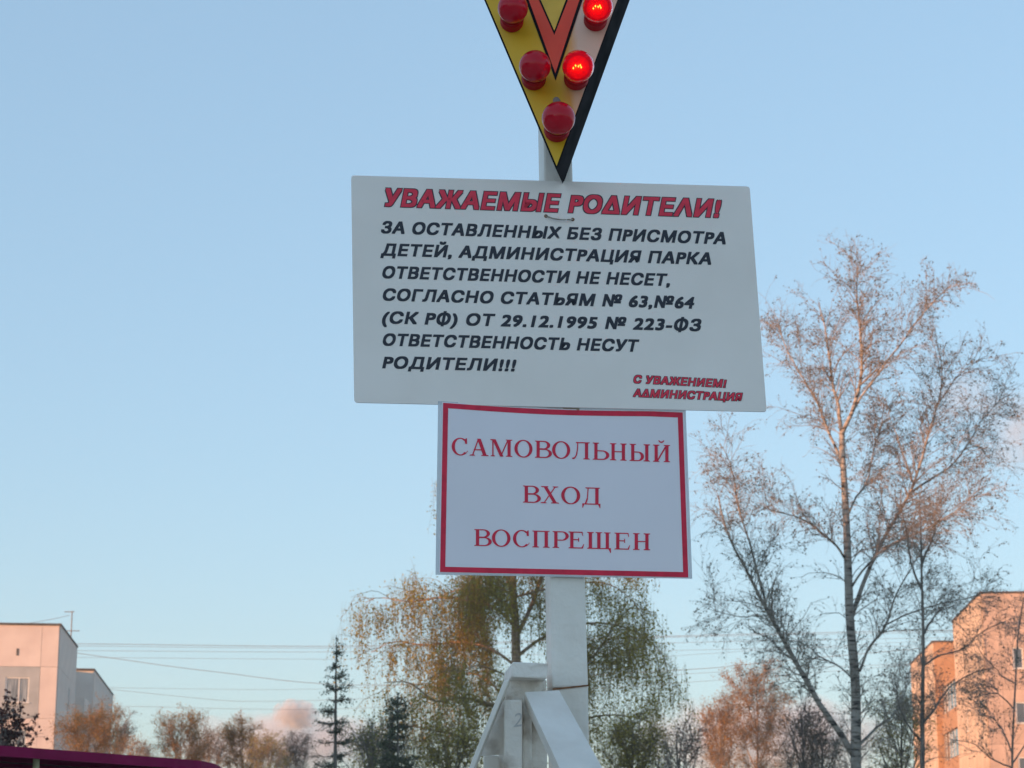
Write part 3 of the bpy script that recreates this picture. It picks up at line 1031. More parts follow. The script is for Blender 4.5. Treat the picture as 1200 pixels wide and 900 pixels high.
def left_building():
    Y = 117.0
    c = at(70, 733, Y)
    H = c.z
    ang = math.atan2(.115, 1)
    root = empty('apartment_block', (c.x, Y, 0), ang)
    tag(root, 'pale pink lit panel apartment block with a grey window surround at the left edge', 'building')
    pink = noise_mat('pale_plaster', (0.66, 0.57, 0.53), (0.76, 0.67, 0.62), scale=0.8, rough=0.9, bump=0.3, bscale=20)
    grey = noise_mat('grey_plaster', (0.38, 0.41, 0.42), (0.45, 0.48, 0.49), scale=1.2, rough=0.9, bump=0.3, bscale=20)
    dark = noise_mat('roof_felt', (0.06, 0.055, 0.05), (0.12, 0.11, 0.1), scale=2, rough=0.9)
    side = noise_mat('side_plaster', (0.66, 0.60, 0.54), (0.74, 0.68, 0.61), scale=0.8, rough=0.9, bump=0.3, bscale=20)
    st = 2.8
    wl, wr = at(8, 806, Y), at(35, 806, Y)
    xl, xr = (wl.x - c.x) / math.cos(ang), (wr.x - c.x) / math.cos(ang)
    zt, zb = at(20, 792, Y - 1).z, at(20, 822, Y - 1).z
    jz = zb - 0.85                        # joint below the window's storey
    row_t = int(jz // st) + 1
    base = jz - (row_t - 1) * st
    hs = [base] + [st] * row_t + [H - jz - st]
    # core volumes; long unseen left end and tall middle shaped to shade the rear block
    boxes('wall', [(-70, -.002, .002, 11, 0, H - .02)], grey, root)
    boxes('wall', [(-70, -1.6, 11.003, 24.4, 0, H - .03)], side, root)
    boxes('wall', [(-70, -.002, 24.5, 43, 0, H - .02)], side, root)
    holes = {}
    mid = (xr - xl) + 1.1
    rem = -xl + 0.55
    widths = [3.2, 3.2, 3.2, 3.2, mid, rem - mid]
    wz0, wz1 = zb - jz, zt - jz
    for ri in range(1, row_t + 1):
        holes[(4, ri)] = (0.55, mid - .55, wz0, wz1, curtain_m)
        for ci in (1, 3):
            holes[(ci, ri)] = (0.7, 2.4, wz0, wz1, curtain_m)
    tot = sum(widths)
    def mf(ci, ri):
        return grey if ci == 4 and ri == row_t else pink
    facade(root, (-tot, 0, 0), 0.0, widths, 0, hs, mf, holes)
    # side face (right, in shade)
    facade(root, (0, 0, 0), math.pi / 2, [2.75] * 4, 0, hs, lambda a, b: side, {(2, r): (0.9, 1.8, 0.9, 2.3) for r in range(1, row_t + 1)})
    facade(root, (0, 24.5, 0), math.pi / 2, [3.1] * 6, 0, hs, lambda a, b: side, {(k, r): (0.8, 2.2, 0.9, 2.3) for r in range(1, row_t + 1) for k in (1, 3)})
    facade(root, (-6, 24.5, 0), 0, [3.0, 3.0], H - 3 * st - .1, [st] * 3, lambda a, b: side, {})
    # balcony slabs in the recess
    for r in range(1, row_t + 1):
        z = base + st * r
        boxes('balcony', [(-1.6, -.15, 20.5, 24.3, z - .9, z + .15)], side, root)
    boxes('roof', [(-tot - .1, .10, -.14, 11.05, H - .012, H + .10)], dark, root)
    boxes('roof', [(-tot - .1, .10, 24.3, 43.1, H - .012, H + .10)], dark, root)
    # vent slot high on the front
    v = at(22, 765, Y)
    vx = (v.x - c.x) / math.cos(ang)
    boxes('vent', [(vx - .07, vx + .07, -.075, -.055, v.z - .18, v.z + .20)], dark, root)
    # antenna on the roof
    m0 = at(83, 750, 123.5)
    m1 = at(83, 716, 123.5)
    an = empty('roof_antenna', (m0.x, m0.y, H + .1))
    tag(an, 'thin mast with short crossbars on the roof of the pink block at left', 'antenna')
    z0 = H + .1
    top = m1.z
    V, Q = tubes(np.array([[[0, 0, 0], [0, 0, (top - z0) * .5], [0, 0, top - z0]]]), np.full((1, 3), .035), 6)
    mesh_np('mast', V, Q, M['grey_wire'], an)
    for fz, L in ((.97, .45), (.25, 1.6)):
        V, Q = tubes(np.array([[[-L, 0, (top - z0) * fz], [0, 0, (top - z0) * fz], [L * .3, 0, (top - z0) * fz]]]), np.full((1, 3), .025), 6)
        mesh_np('crossbar', V, Q, M['grey_wire'], an)
    a, b = at(-60, 735, 123.5), at(82, 721, 123.5)
    pts = np.array([[tuple(a * (1 - t) + b * t - Vector((0, 0, 1.0 * t * (1 - t)))) for t in np.linspace(0, 1, 10)]]) - np.array(an.location)
    V, Q = tubes(pts, np.full((1, 10), .012), 4)
    mesh_np('guy_wire', V, Q, M['grey_wire'], an)
left_building()

def right_building():
    Y = 111.0
    c = at(1150, 695.5, Y)
    H = c.z
    ang = math.atan2(-.08, 1)
    root = empty('apartment_block', (c.x, Y, 0), ang)
    tag(root, 'orange lit multi storey apartment block with stacked balconies behind the bare birch at right', 'building')
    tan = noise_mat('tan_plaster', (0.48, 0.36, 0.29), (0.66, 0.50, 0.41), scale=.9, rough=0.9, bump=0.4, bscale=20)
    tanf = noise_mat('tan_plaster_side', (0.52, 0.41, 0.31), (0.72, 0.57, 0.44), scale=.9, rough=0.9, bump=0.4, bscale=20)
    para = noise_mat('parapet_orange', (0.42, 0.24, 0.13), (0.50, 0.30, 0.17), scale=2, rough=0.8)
    dark = noise_mat('roof_edge_dark', (0.08, 0.06, 0.05), (0.14, 0.11, 0.09), scale=2, rough=0.9)
    joint = noise_mat('joint_grey', (0.2, 0.15, 0.12), (0.26, 0.2, 0.16), scale=2, rough=0.9)
    st = 2.8
    zt = at(1191, 758, Y - .5).z
    jz = zt - 2.15
    n = int(jz // st) + 1
    base = jz - (n - 1) * st
    hs = [base] + [st] * n + [H - jz - st]
    boxes('wall', [(.002, 26, .002, 12, 0, H - .02)], joint, root)
    boxes('wall', [(4.0, 26, 12.003, 22.4, 0, H - .02)], tan, root)
    boxes('wall', [(.002, 26, 22.5, 36, 0, H - .02)], joint, root)
    # front windows: px 1186..1197.5, rows 758..782
    a, b = at(1186, 770, Y), at(1198, 770, Y)
    xa, xb = (a.x - c.x) / math.cos(ang), (b.x - c.x) / math.cos(ang)
    widths = [xa - 0.6, xb - xa + 1.2, 3.2, 3.2, 3.2, 3.2]
    holes = {}
    for r in range(1, n + 1):
        holes[(1, r)] = (0.6, 0.6 + xb - xa, 1.05, 2.15, glass_m)
        for ci in (3, 4):
            holes[(ci, r)] = (.8, 2.3, .8, 2.15, glass_m)
    facade(root, (0, 0, 0), 0, widths, 0, hs, lambda a, b: tan, holes)
    # left face (runs back); local x of the facade runs backwards, so start at y=12
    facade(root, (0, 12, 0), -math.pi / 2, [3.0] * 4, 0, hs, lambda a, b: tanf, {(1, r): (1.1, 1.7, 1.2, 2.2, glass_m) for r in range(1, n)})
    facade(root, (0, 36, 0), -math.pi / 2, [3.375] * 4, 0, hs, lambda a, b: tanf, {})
    # far block's front wall in the recess
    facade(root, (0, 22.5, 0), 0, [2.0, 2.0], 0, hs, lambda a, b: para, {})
    # balconies in the recess, from px row 786 down
    ztop = at(1118, 787, 123.2).z
    k = 0
    z = ztop
    while z > 1.5:
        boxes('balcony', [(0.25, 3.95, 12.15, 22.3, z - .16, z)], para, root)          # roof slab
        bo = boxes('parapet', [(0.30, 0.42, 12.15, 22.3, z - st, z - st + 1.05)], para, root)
        # glazing: posts and panes
        for j in range(7):
            y0 = 12.2 + j * 1.44
            y1 = min(y0 + 1.44, 22.25)
            fo = boxes('window', [(0.33, 0.40, y0, y0 + .07, z - st + 1.05, z - .16)], frame_m, root)
            pn = boxes('pane', [(0.355, 0.375, y0 + .07, y1, z - st + 1.052, z - .162)], curtain_m if (j * 7 + k) % 3 else glass_m, fo)
        z -= st
        k += 1
    boxes('roof', [(-.10, 26, -.10, 12.1, H - .012, H + .09)], dark, root)
    boxes('roof', [(-.10, 26, 22.4, 36.1, H - .012, H + .09)], dark, root)
right_building()

def shade_building():
    """the block beyond the left edge of the picture that stands between the low sun and the near things"""
    m = noise_mat('far_panel', (0.32, 0.30, 0.28), (0.42, 0.40, 0.37), scale=1, rough=0.9)
    root = empty('apartment_block', (-60, 0, 0))  # added out of view for the shade it casts
    tag(root, 'unseen grey block added left of the view to keep the low sun from the signs', 'building')
    boxes('wall', [(-12, 0, -75, 12.5, 0, 17.2)], m, root)
    boxes('wall', [(-12, 0, 12.503, 33, 0, 11.6)], m, root)
    for j in range(24):
        for k in range(5):
            y = -73 + j * 4.3
            ztop = 17.2 if y < 11 else 11.6
            if 1.3 + k * 2.8 + 1.4 > ztop - .3: continue
            boxes('window', [(0, .03, y, y + 1.6, 1.3 + k * 2.8, 2.7 + k * 2.8)], glass_m, root)
shade_building()

# ------------------------------------------------------------------ power lines
def wires():
    specs = [
        ([(-60, 754), (100, 754.5), (440, 757), (800, 745), (1300, 735)], 'topmost of the level grey wires crossing the sky low behind the trees', .030),
        ([(-60, 756), (100, 757), (440, 759), (800, 746.5), (1300, 738)], 'wire just under the topmost one, low behind the trees', .020),
        ([(-60, 762), (100, 762.5), (440, 763.5), (800, 753), (1300, 744)], 'third level wire from the top, low behind the trees', .020),
        ([(-60, 770), (100, 770.5), (440, 772), (800, 762), (1300, 753)], 'fourth level wire from the top, low behind the trees', .017),
        ([(-60, 745), (95, 766), (250, 787), (440, 803), (800, 785), (900, 776), (1300, 740)], 'dark wire sloping down to the right from the pink block', .030),
        ([(-60, 803), (130, 806), (440, 805), (800, 768), (1300, 740)], 'faint level wire below the sloping dark one', .015),
        ([(-60, 790), (130, 808), (240, 819), (300, 822), (440, 818), (800, 800), (1300, 760)], 'faint sagging wire above the small cloud', .018),
        ([(-60, 827), (130, 827.5), (440, 829), (800, 790), (1300, 770)], 'lowest level wire just above the orange birches', .018),
    ]
    for pts, lab, r in specs:
        Y = 168.0
        P = resample([tuple(at(x, y, Y)) for x, y in pts], 60)
        o = empty('power_line', tuple(P[0]))
        bpy.data.objects.remove(o)
        base = P[0].copy()
        V, Q = tubes((P - base)[None], np.full((1, 60), r * .75), 5)
        o = mesh_np('power_line', V, Q, M['grey_wire'])
        o.location = tuple(base)
        tag(o, lab, 'power line', 'power lines crossing the sky')
wires()

# ------------------------------------------------------------------ trees
def lm(c): return leaf_mat(*c)
L_birch = leaf_mat('bud_leaves', [(0.12, 0.11, 0.07), (0.22, 0.19, 0.13), (0.32, 0.27, 0.19)], .4)
L_olive = leaf_mat('olive_leaves', [(0.26, 0.21, 0.035), (0.42, 0.34, 0.07), (0.56, 0.46, 0.13)], .55)
L_orange = leaf_mat('russet_leaves', [(0.26, 0.11, 0.03), (0.44, 0.22, 0.05), (0.55, 0.36, 0.10)], .45)
L_green = leaf_mat('green_leaves', [(0.16, 0.16, 0.04), (0.27, 0.26, 0.07), (0.36, 0.33, 0.11)], .45)
L_dark = leaf_mat('dark_russet_leaves', [(0.05, 0.02, 0.02), (0.11, 0.04, 0.035), (0.16, 0.07, 0.05)], .3)
L_needle = leaf_mat('spruce_needles', [(0.07, 0.085, 0.055), (0.12, 0.14, 0.085), (0.19, 0.19, 0.11)], .35)

def limb_curve(pts, Y, dyy, r0, r1, n=16):
    """pts in photo pixels at depth Y, drifting by dyy metres along the limb"""
    P = []
    for i, (x, y) in enumerate(pts):
        f = i / (len(pts) - 1)
        P.append(tuple(at(x, y, Y + dyy * f)))
    P = resample(P, n)
    return P, np.linspace(r0, r1, n)

def traced_tree(name, label, cat, base_px, Y, trunk_pts, trunk_r, limbs, bark, group=None, twig_mat=None, seed=1,
                branches=300, blen=1.4, twigs=4000, tlen=0.5, per=4, lsize=.05, lmat=None, droop=.03, up=.25, tw2=0, ljit=.03,
                trunk_weight=.4, bang=.75, boost=None, hang=0.0, lscale=1.0):
    g = np.random.default_rng(seed)
    b = at(base_px, 900, Y)
    root = empty(name, (b.x, Y, 0))
    tag(root, label, cat, group)
    off = np.array([b.x, Y, 0.0])
    P, Rr = limb_curve(trunk_pts, Y, 0.0, 1, 1, 28)
    # carry the trunk down to the ground
    P = np.vstack([[P[0, 0], P[0, 1], 0.0], P])
    n = len(P)
    hgt = P[:, 2]
    Rr = trunk_r[1] + (trunk_r[0] - trunk_r[1]) * np.clip(1 - (hgt - hgt[0]) / (hgt[-1] - hgt[0]), 0, 1) ** 0.9
    V, Q = tubes((P - off)[None], Rr[None], 12)
    mesh_np('trunk', V, Q, bark, root, smooth=True)
    PP = [resample(P, 16)]
    RR = [np.interp(np.linspace(0, 1, 16), np.linspace(0, 1, n), Rr)]
    W = [trunk_weight]
    for pts, dyy, r0, r1, *wt in limbs:
        Pl, Rl = limb_curve(pts, Y + (wt[1] if len(wt) > 1 else 0), dyy, r0 * lscale, r1 * .8, 16)
        Pl = Pl + np.cumsum(g.normal(size=Pl.shape) * .018, axis=0) * np.array([1, 1, .4])
        V, Q = tubes((Pl - off)[None], Rl[None], 7)
        mesh_np('limb', V, Q, bark, root, smooth=True)
        PP.append(Pl); RR.append(Rl); W.append(wt[0] if wt else 1.0)
    PP = np.array(PP); RR = np.array(RR)
    ln = np.linalg.norm(np.diff(PP, axis=1), axis=2).sum(1)
    wts = ln * np.array(W)
    tm = .38
    B, BR = grow(PP, RR, branches, blen, bang, segs=7, tmin=tm if trunk_weight < .3 else .2, up=up, droop=droop, wob=.16, rscale=.35, rmin=.006, rmax=.015, lenfall=.45, weights=wts, g=g)
    T1, TR1 = grow(B, BR, twigs, tlen, .75, segs=5, tmin=.1, up=up * .4, droop=droop * 2.2, wob=.18, rscale=.5, rmin=.004, lenfall=.3, g=g)
    parts = [tubes(B - off, BR, 4), tubes(T1 - off, TR1, 3)]
    leafP = T1
    if tw2:
        T2, TR2 = grow(T1, TR1, tw2, tlen * .6, .7, segs=4, tmin=.1, up=0, droop=droop * 3, wob=.15, rscale=.6, rmin=.0035, g=g)
        parts.append(tubes(T2 - off, TR2, 3))
    V = np.vstack([a for a, _ in parts])
    k, Qs = 0, []
    for a, q in parts:
        Qs.append(q + k); k += len(a)
    o = mesh_np('twigs', V, np.vstack(Qs), twig_mat or M['twig'], root)
    o['kind'] = 'stuff'
    Lv = [leaves(T1 - off, per, lsize, ljit, g, hang)]
    if tw2: Lv.append(leaves(T2 - off, per, lsize, ljit, g, hang))
    V = np.vstack([a for a, _ in Lv]); k = 0; Qs = []
    for a, q in Lv:
        Qs.append(q + k); k += len(a)
    o = mesh_np('leaves', V, np.vstack(Qs), lmat or L_birch, root)
    o['kind'] = 'stuff'
    return root

# the tall bare birch on the right
traced_tree('birch_tree', 'tall bare birch with white trunk, upper branches lit pink, right of the signs', 'tree', 1003, 53.0,
    [(1003, 900), (1003, 824), (1001.5, 787), (996, 726), (994.5, 685), (992, 617), (989, 560), (987, 530), (986.6, 507)], (.165, .07),
    [([(986.6, 509), (983, 480), (978, 451), (972, 405), (970, 380), (966, 352)], .8, .075, .015, 1.0),
     ([(986.6, 509), (993, 497), (1000, 483), (1010, 440), (1010, 400), (1008, 365), (1007, 335), (1010, 312)], -.6, .085, .012, 1.3),
     ([(997, 488), (1012, 460), (1027, 436), (1059, 390), (1085, 355), (1106, 333)], -1.4, .045, .012, .9),
     ([(986, 545), (972, 512), (960, 479), (939, 436), (925, 410), (917, 385)], 1.2, .06, .012, 1.2),
     ([(1000, 884), (962, 824), (925, 764), (906, 730), (875, 673), (849, 628), (836, 579)], -1.6, .12, .02, 1.0),
     ([(898, 713), (893, 688), (883, 650), (866, 593), (858, 550), (846, 520)], -1.2, .05, .012, .8, -1.0),
     ([(996, 730), (1004, 703), (1023, 658), (1042, 624), (1064, 583), (1084, 529), (1099, 479), (1106, 436), (1099, 400)], 1.5, .09, .012, 1.3),
     ([(1101, 470), (1115, 450), (1131, 433), (1150, 420)], .6, .03, .01, .8, 1.2),
     ([(1066, 580), (1090, 562), (1120, 543), (1140, 515), (1155, 490), (1180, 465)], 1.4, .05, .012, 1.2, 1.0),
     ([(1006, 787), (1014, 765), (1027, 745), (1034, 734), (1045, 705), (1061, 677), (1085, 640)], -1.2, .055, .012, 1.0),
     ([(1034, 734), (1055, 724), (1079, 715), (1105, 706), (1132, 700), (1168, 690)], -1.0, .035, .01, 1.0, -.6),
     ([(993, 658), (980, 642), (966, 628), (945, 612), (928, 605), (898, 596)], -1.5, .05, .012, 1.1),
     ([(1000, 795), (985, 780), (966, 771), (948, 757), (928, 749), (900, 752)], 1.5, .035, .01, .9),
     ([(894, 722), (870, 724), (848, 722), (825, 714)], .8, .025, .008, 1.0, -.8),
     ([(1007, 872), (1028, 852), (1048, 836), (1062, 806), (1068, 780)], 1.3, .06, .012, .7),
     ([(991, 610), (1000, 585), (1012, 566), (1018, 540), (1030, 500), (1034, 470)], 1.6, .045, .01, 1.2),
     ([(1070, 565), (1062, 540), (1048, 500), (1040, 480)], -.8, .03, .01, .7, 1.0),
     ([(995, 690), (1010, 668), (1040, 640), (1080, 622), (1120, 600), (1150, 570)], -1.8, .045, .01, 1.1)],
    M['birch_bark'], twig_mat=M['twig'], lscale=.68, seed=5, branches=760, blen=1.5, twigs=7400, tlen=.54, per=2.1, lsize=.046, droop=.03, up=.20, tw2=6600, trunk_weight=.5, ljit=.015)

# the thinner, darker tree in front of the right building
traced_tree('slender_tree', 'slender grey leafless tree standing between the tall birch and the orange building', 'tree', 1081, 50.0,
    [(1081, 900), (1081, 830), (1082, 749), (1080.5, 690), (1079.5, 640), (1078, 590)], (.085, .012),
    [([(1083, 742), (1092, 728), (1106, 711), (1125, 702)], .9, .035, .01, 1.0),
     ([(1081, 690), (1070, 660), (1066, 625), (1060, 590)], -.9, .03, .008, 1.0),
     ([(1081, 665), (1092, 640), (1105, 612), (1120, 590)], -.9, .03, .008, 1.1),
     ([(1081, 850), (1098, 830), (1115, 806), (1140, 792), (1165, 785)], .7, .03, .01, .9),
     ([(1082, 780), (1100, 768), (1130, 758), (1155, 738), (1180, 726)], -.6, .025, .008, 1.0),
     ([(1081, 870), (1065, 850), (1052, 820), (1045, 790)], -.8, .03, .01, .8)],
    M['bark_dark'], seed=7, branches=120, blen=1.15, twigs=1600, tlen=.5, per=1.2, lsize=.042, droop=.03, up=.12, tw2=1500, trunk_weight=.5)

# sapling at the right edge
traced_tree('thin_sapling', 'thin bare sapling at the right edge with twigs across the orange wall', 'tree', 1186, 44.0,
    [(1186, 900), (1187, 860), (1190, 800), (1193, 745), (1200, 700)], (.035, .012),
    [([(1186, 880), (1172, 850), (1150, 835), (1128, 825)], .4, .018, .006, 1.0),
     ([(1188, 830), (1170, 812), (1145, 815), (1120, 822)], -.4, .016, .006, .8),
     ([(1190, 800), (1170, 790), (1150, 768), (1140, 750)], .4, .016, .006, .8),
     ([(1187, 895), (1205, 870), (1215, 830), (1220, 790)], .4, .018, .006, .8),
     ([(1185, 900), (1165, 890), (1140, 872), (1120, 868)], -.4, .018, .006, .8)],
    M['bark_dark'], seed=9, branches=60, blen=.7, twigs=500, tlen=.35, per=1.5, lsize=.04, droop=.0, up=.1, tw2=400, trunk_weight=.5)

# the weeping birch behind the post
def weeping_birch():
    Y = 60.0
    g = np.random.default_rng(21)
    b = at(605, 900, Y)
    root = empty('weeping_birch', (b.x, Y, 0))
    tag(root, 'weeping birch with hanging olive and orange lit foliage directly behind the white post', 'tree')
    off = np.array([b.x, Y, 0.0])
    P = resample([(b.x, Y, 0)] + [tuple(at(x, y, Y)) for x, y in ((607, 850), (605, 780), (604, 730), (601, 690), (603, 640), (607, 590), (610, 540), (604, 497))], 30)
    Rr = np.linspace(.25, .03, 30)
    V, Q = tubes((P - off)[None], Rr[None], 12)
    mesh_np('trunk', V, Q, M['bark_orange'], root, smooth=True)
    limbs = [
        ([(606, 745), (622, 712), (632, 685), (645, 650), (665, 620), (700, 612), (730, 640)], 1.0, .09, .015),
        ([(606, 830), (578, 826), (539, 817), (511, 822), (480, 800), (450, 800)], -1.5, .09, .015),
        ([(604, 735), (580, 712), (550, 704), (520, 700), (480, 705), (445, 700), (428, 706)], 1.0, .07, .012),
        ([(602, 700), (590, 670), (575, 655), (555, 655), (538, 672)], -1.5, .07, .012),
        ([(607, 830), (660, 800), (688, 776), (705, 757), (718, 735), (740, 712), (765, 718)], -1.0, .08, .015),
        ([(605, 600), (595, 570), (578, 545), (555, 535), (535, 540)], .5, .04, .01),
        ([(606, 620), (630, 580), (655, 560), (690, 580), (715, 620)], 1.5, .05, .01),
        ([(604, 780), (575, 760), (540, 752), (500, 756), (460, 752), (435, 765)], 2.0, .06, .012),
        ([(605, 770), (640, 745), (690, 730), (740, 738), (775, 765), (785, 800)], 2.2, .07, .012),
        ([(607, 860), (570, 870), (520, 858), (470, 850), (435, 860)], -1.0, .06, .012),
        ([(607, 860), (660, 850), (710, 838), (760, 845), (790, 870)], .5, .06, .012),
        ([(604, 720), (575, 695), (545, 690), (515, 700), (495, 720)], 2.0, .05, .012),
        ([(603, 700), (640, 690), (690, 682), (725, 690), (755, 720)], -2.0, .05, .012),
        ([(603, 720), (600, 690), (590, 665), (575, 655)], -2.5, .05, .012),
        ([(606, 700), (580, 690), (555, 720), (535, 750)], 3.0, .05, .012),
        ([(606, 840), (575, 800), (540, 790), (490, 820)], 2.0, .05, .012),
        ([(606, 800), (590, 790), (560, 780), (530, 790)], -3.0, .05, .012)]
    PP, RR = [], []
    for pts, dy, r0, r1 in limbs:
        Pl, Rl = limb_curve(pts, Y, dy, r0 * .75, r1 * .7, 16)
        V, Q = tubes((Pl - off)[None], Rl[None], 7)
        mesh_np('limb', V, Q, M['bark_orange'], root, smooth=True)
        PP.append(Pl); RR.append(Rl)
    PP, RR = np.array(PP), np.array(RR)
    B, BR = grow(PP, RR, 300, 1.3, .8, segs=7, tmin=.12, up=.25, droop=.06, wob=.2, rscale=.4, rmin=.009, lenfall=.2, g=g)
    allP = np.concatenate([np.array([resample(p, 7) for p in PP]), B])
    allR = np.concatenate([RR[:, ::2][:, :7] * .5, BR])
    # hanging strands in bundles
    seeds_n = 760
    A, AR = grow(allP, allR, seeds_n, .25, .9, segs=3, tmin=.15, up=-.1, droop=.3, wob=.1, rscale=.3, rmin=.006, g=g)
    idx = np.repeat(np.arange(seeds_n), 8)
    Sb = A[idx, -1] + g.normal(size=(len(idx), 3)) * np.array([.15, .22, .13])
    segs = 9
    Lh = (.5 + 1.25 * g.random(seeds_n))[idx] * (.7 + .5 * g.random(len(idx)))
    H = np.empty((len(idx), segs, 3)); H[:, 0] = Sb
    d = np.tile([0, 0, -1.0], (len(idx), 1)) + g.normal(size=(len(idx), 3)) * .25
    for s in range(1, segs):
        d = d * .8 + np.array([0.01, 0, -.25]) + g.normal(size=d.shape) * .07
        d /= np.linalg.norm(d, axis=1, keepdims=True)
        H[:, s] = H[:, s - 1] + d * (Lh / (segs - 1))[:, None]
    HR = np.full((len(idx), segs), .0028)
    parts = [tubes(B - off, BR, 4), tubes(A - off, AR, 4), tubes(H - off, HR, 3)]
    k, Vs, Qs = 0, [], []
    for a, q in parts:
        Vs.append(a); Qs.append(q + k); k += len(a)
    o = mesh_np('twigs', np.vstack(Vs), np.vstack(Qs), M['twig_olive'], root)
    o['kind'] = 'stuff'
    T, TR = grow(H, HR, 5000, .18, .8, segs=3, tmin=.0, droop=.15, rmin=.003, g=g)
    l1 = leaves(H - off, 9.5, .064, .06, g, hang=.8)
    l2 = leaves(B - off, 14, .06, .10, g, hang=.5)
    V = np.vstack([l1[0], l2[0]]); Q = np.vstack([l1[1], l2[1] + len(l1[0])])
    o = mesh_np('leaves', V, Q, L_olive, root)
    o['kind'] = 'stuff'
weeping_birch()

# generic smaller background tree
def bush_tree(name, label, px, top, Y, width_px, lmat, bark, seed, nl=18, branches=240, twigs=2400, per=3.4, lsize=.052, droop=.02, up=.35, group='trees along the horizon', low=.45, cat='tree', tr=.10, ljit=.07, base=None, twig_mat=None):
    g = np.random.default_rng(seed)
    b = at(px, 900, Y)
    H = at(px, top, Y).z
    root = empty(name, (b.x, Y, 0))
    tag(root, label, cat, group)
    hw = width_px / 2500.0 * Y / 2
    n = 14
    P = np.array([[g.normal() * .04 * H * .1 * (i / n), 0, H * .93 * i / (n - 1)] for i in range(n)])
    P[:, 0] += np.sin(np.linspace(0, 3, n) + seed) * .12
    V, Q = tubes(P[None], np.linspace(tr, .012, n)[None], 8)
    mesh_np('trunk', V, Q, bark, root, smooth=True)
    PP, RR = [P], [np.linspace(tr, .012, n)]
    for i in range(nl):
        f = low + (0.93 - low) * (i / nl) ** .8
        j = int(f * (n - 1))
        a = i * 2.4 + g.random()
        reach = hw * (1.25 - .85 * f) * (.7 + .5 * g.random())
        rise = min(H * .22, H * (1.0 - f) * .9 + .3) * (.7 + .4 * g.random())
        p0 = P[j]
        pts = [p0, p0 + [math.cos(a) * reach * .5, math.sin(a) * reach * .5, rise * .4], p0 + [math.cos(a) * reach, math.sin(a) * reach, rise]]
        Pl = resample(pts, n)
        Rl = np.linspace(tr * (1 - f) * .5 + .010, .006, n)
        V, Q = tubes(Pl[None], Rl[None], 5)
        mesh_np('limb', V, Q, bark, root, smooth=True)
        PP.append(Pl); RR.append(Rl)
    PP, RR = np.array(PP), np.array(RR)
    wt = np.linalg.norm(np.diff(PP, axis=1), axis=2).sum(1); wt[0] *= .5
    B, BR = grow(PP, RR, branches, max(.7, hw * .62), .75, segs=6, tmin=.25, up=up, droop=droop, wob=.2, rscale=.4, rmin=.007, lenfall=.45, weights=wt, g=g)
    T, TR = grow(B, BR, twigs, max(.5, hw * .36), .8, segs=5, tmin=.05, up=up * .4, droop=droop * 2, wob=.2, rscale=.5, rmin=.005, g=g)
    a, q = tubes(B, BR, 4); a2, q2 = tubes(T, TR, 3)
    o = mesh_np('twigs', np.vstack([a, a2]), np.vstack([q, q2 + len(a)]), twig_mat or M['twig'], root)
    o['kind'] = 'stuff'
    V, Q = leaves(T, per, lsize, ljit, g, .3)
    o = mesh_np('leaves', V, Q, lmat, root)
    o['kind'] = 'stuff'
    return root

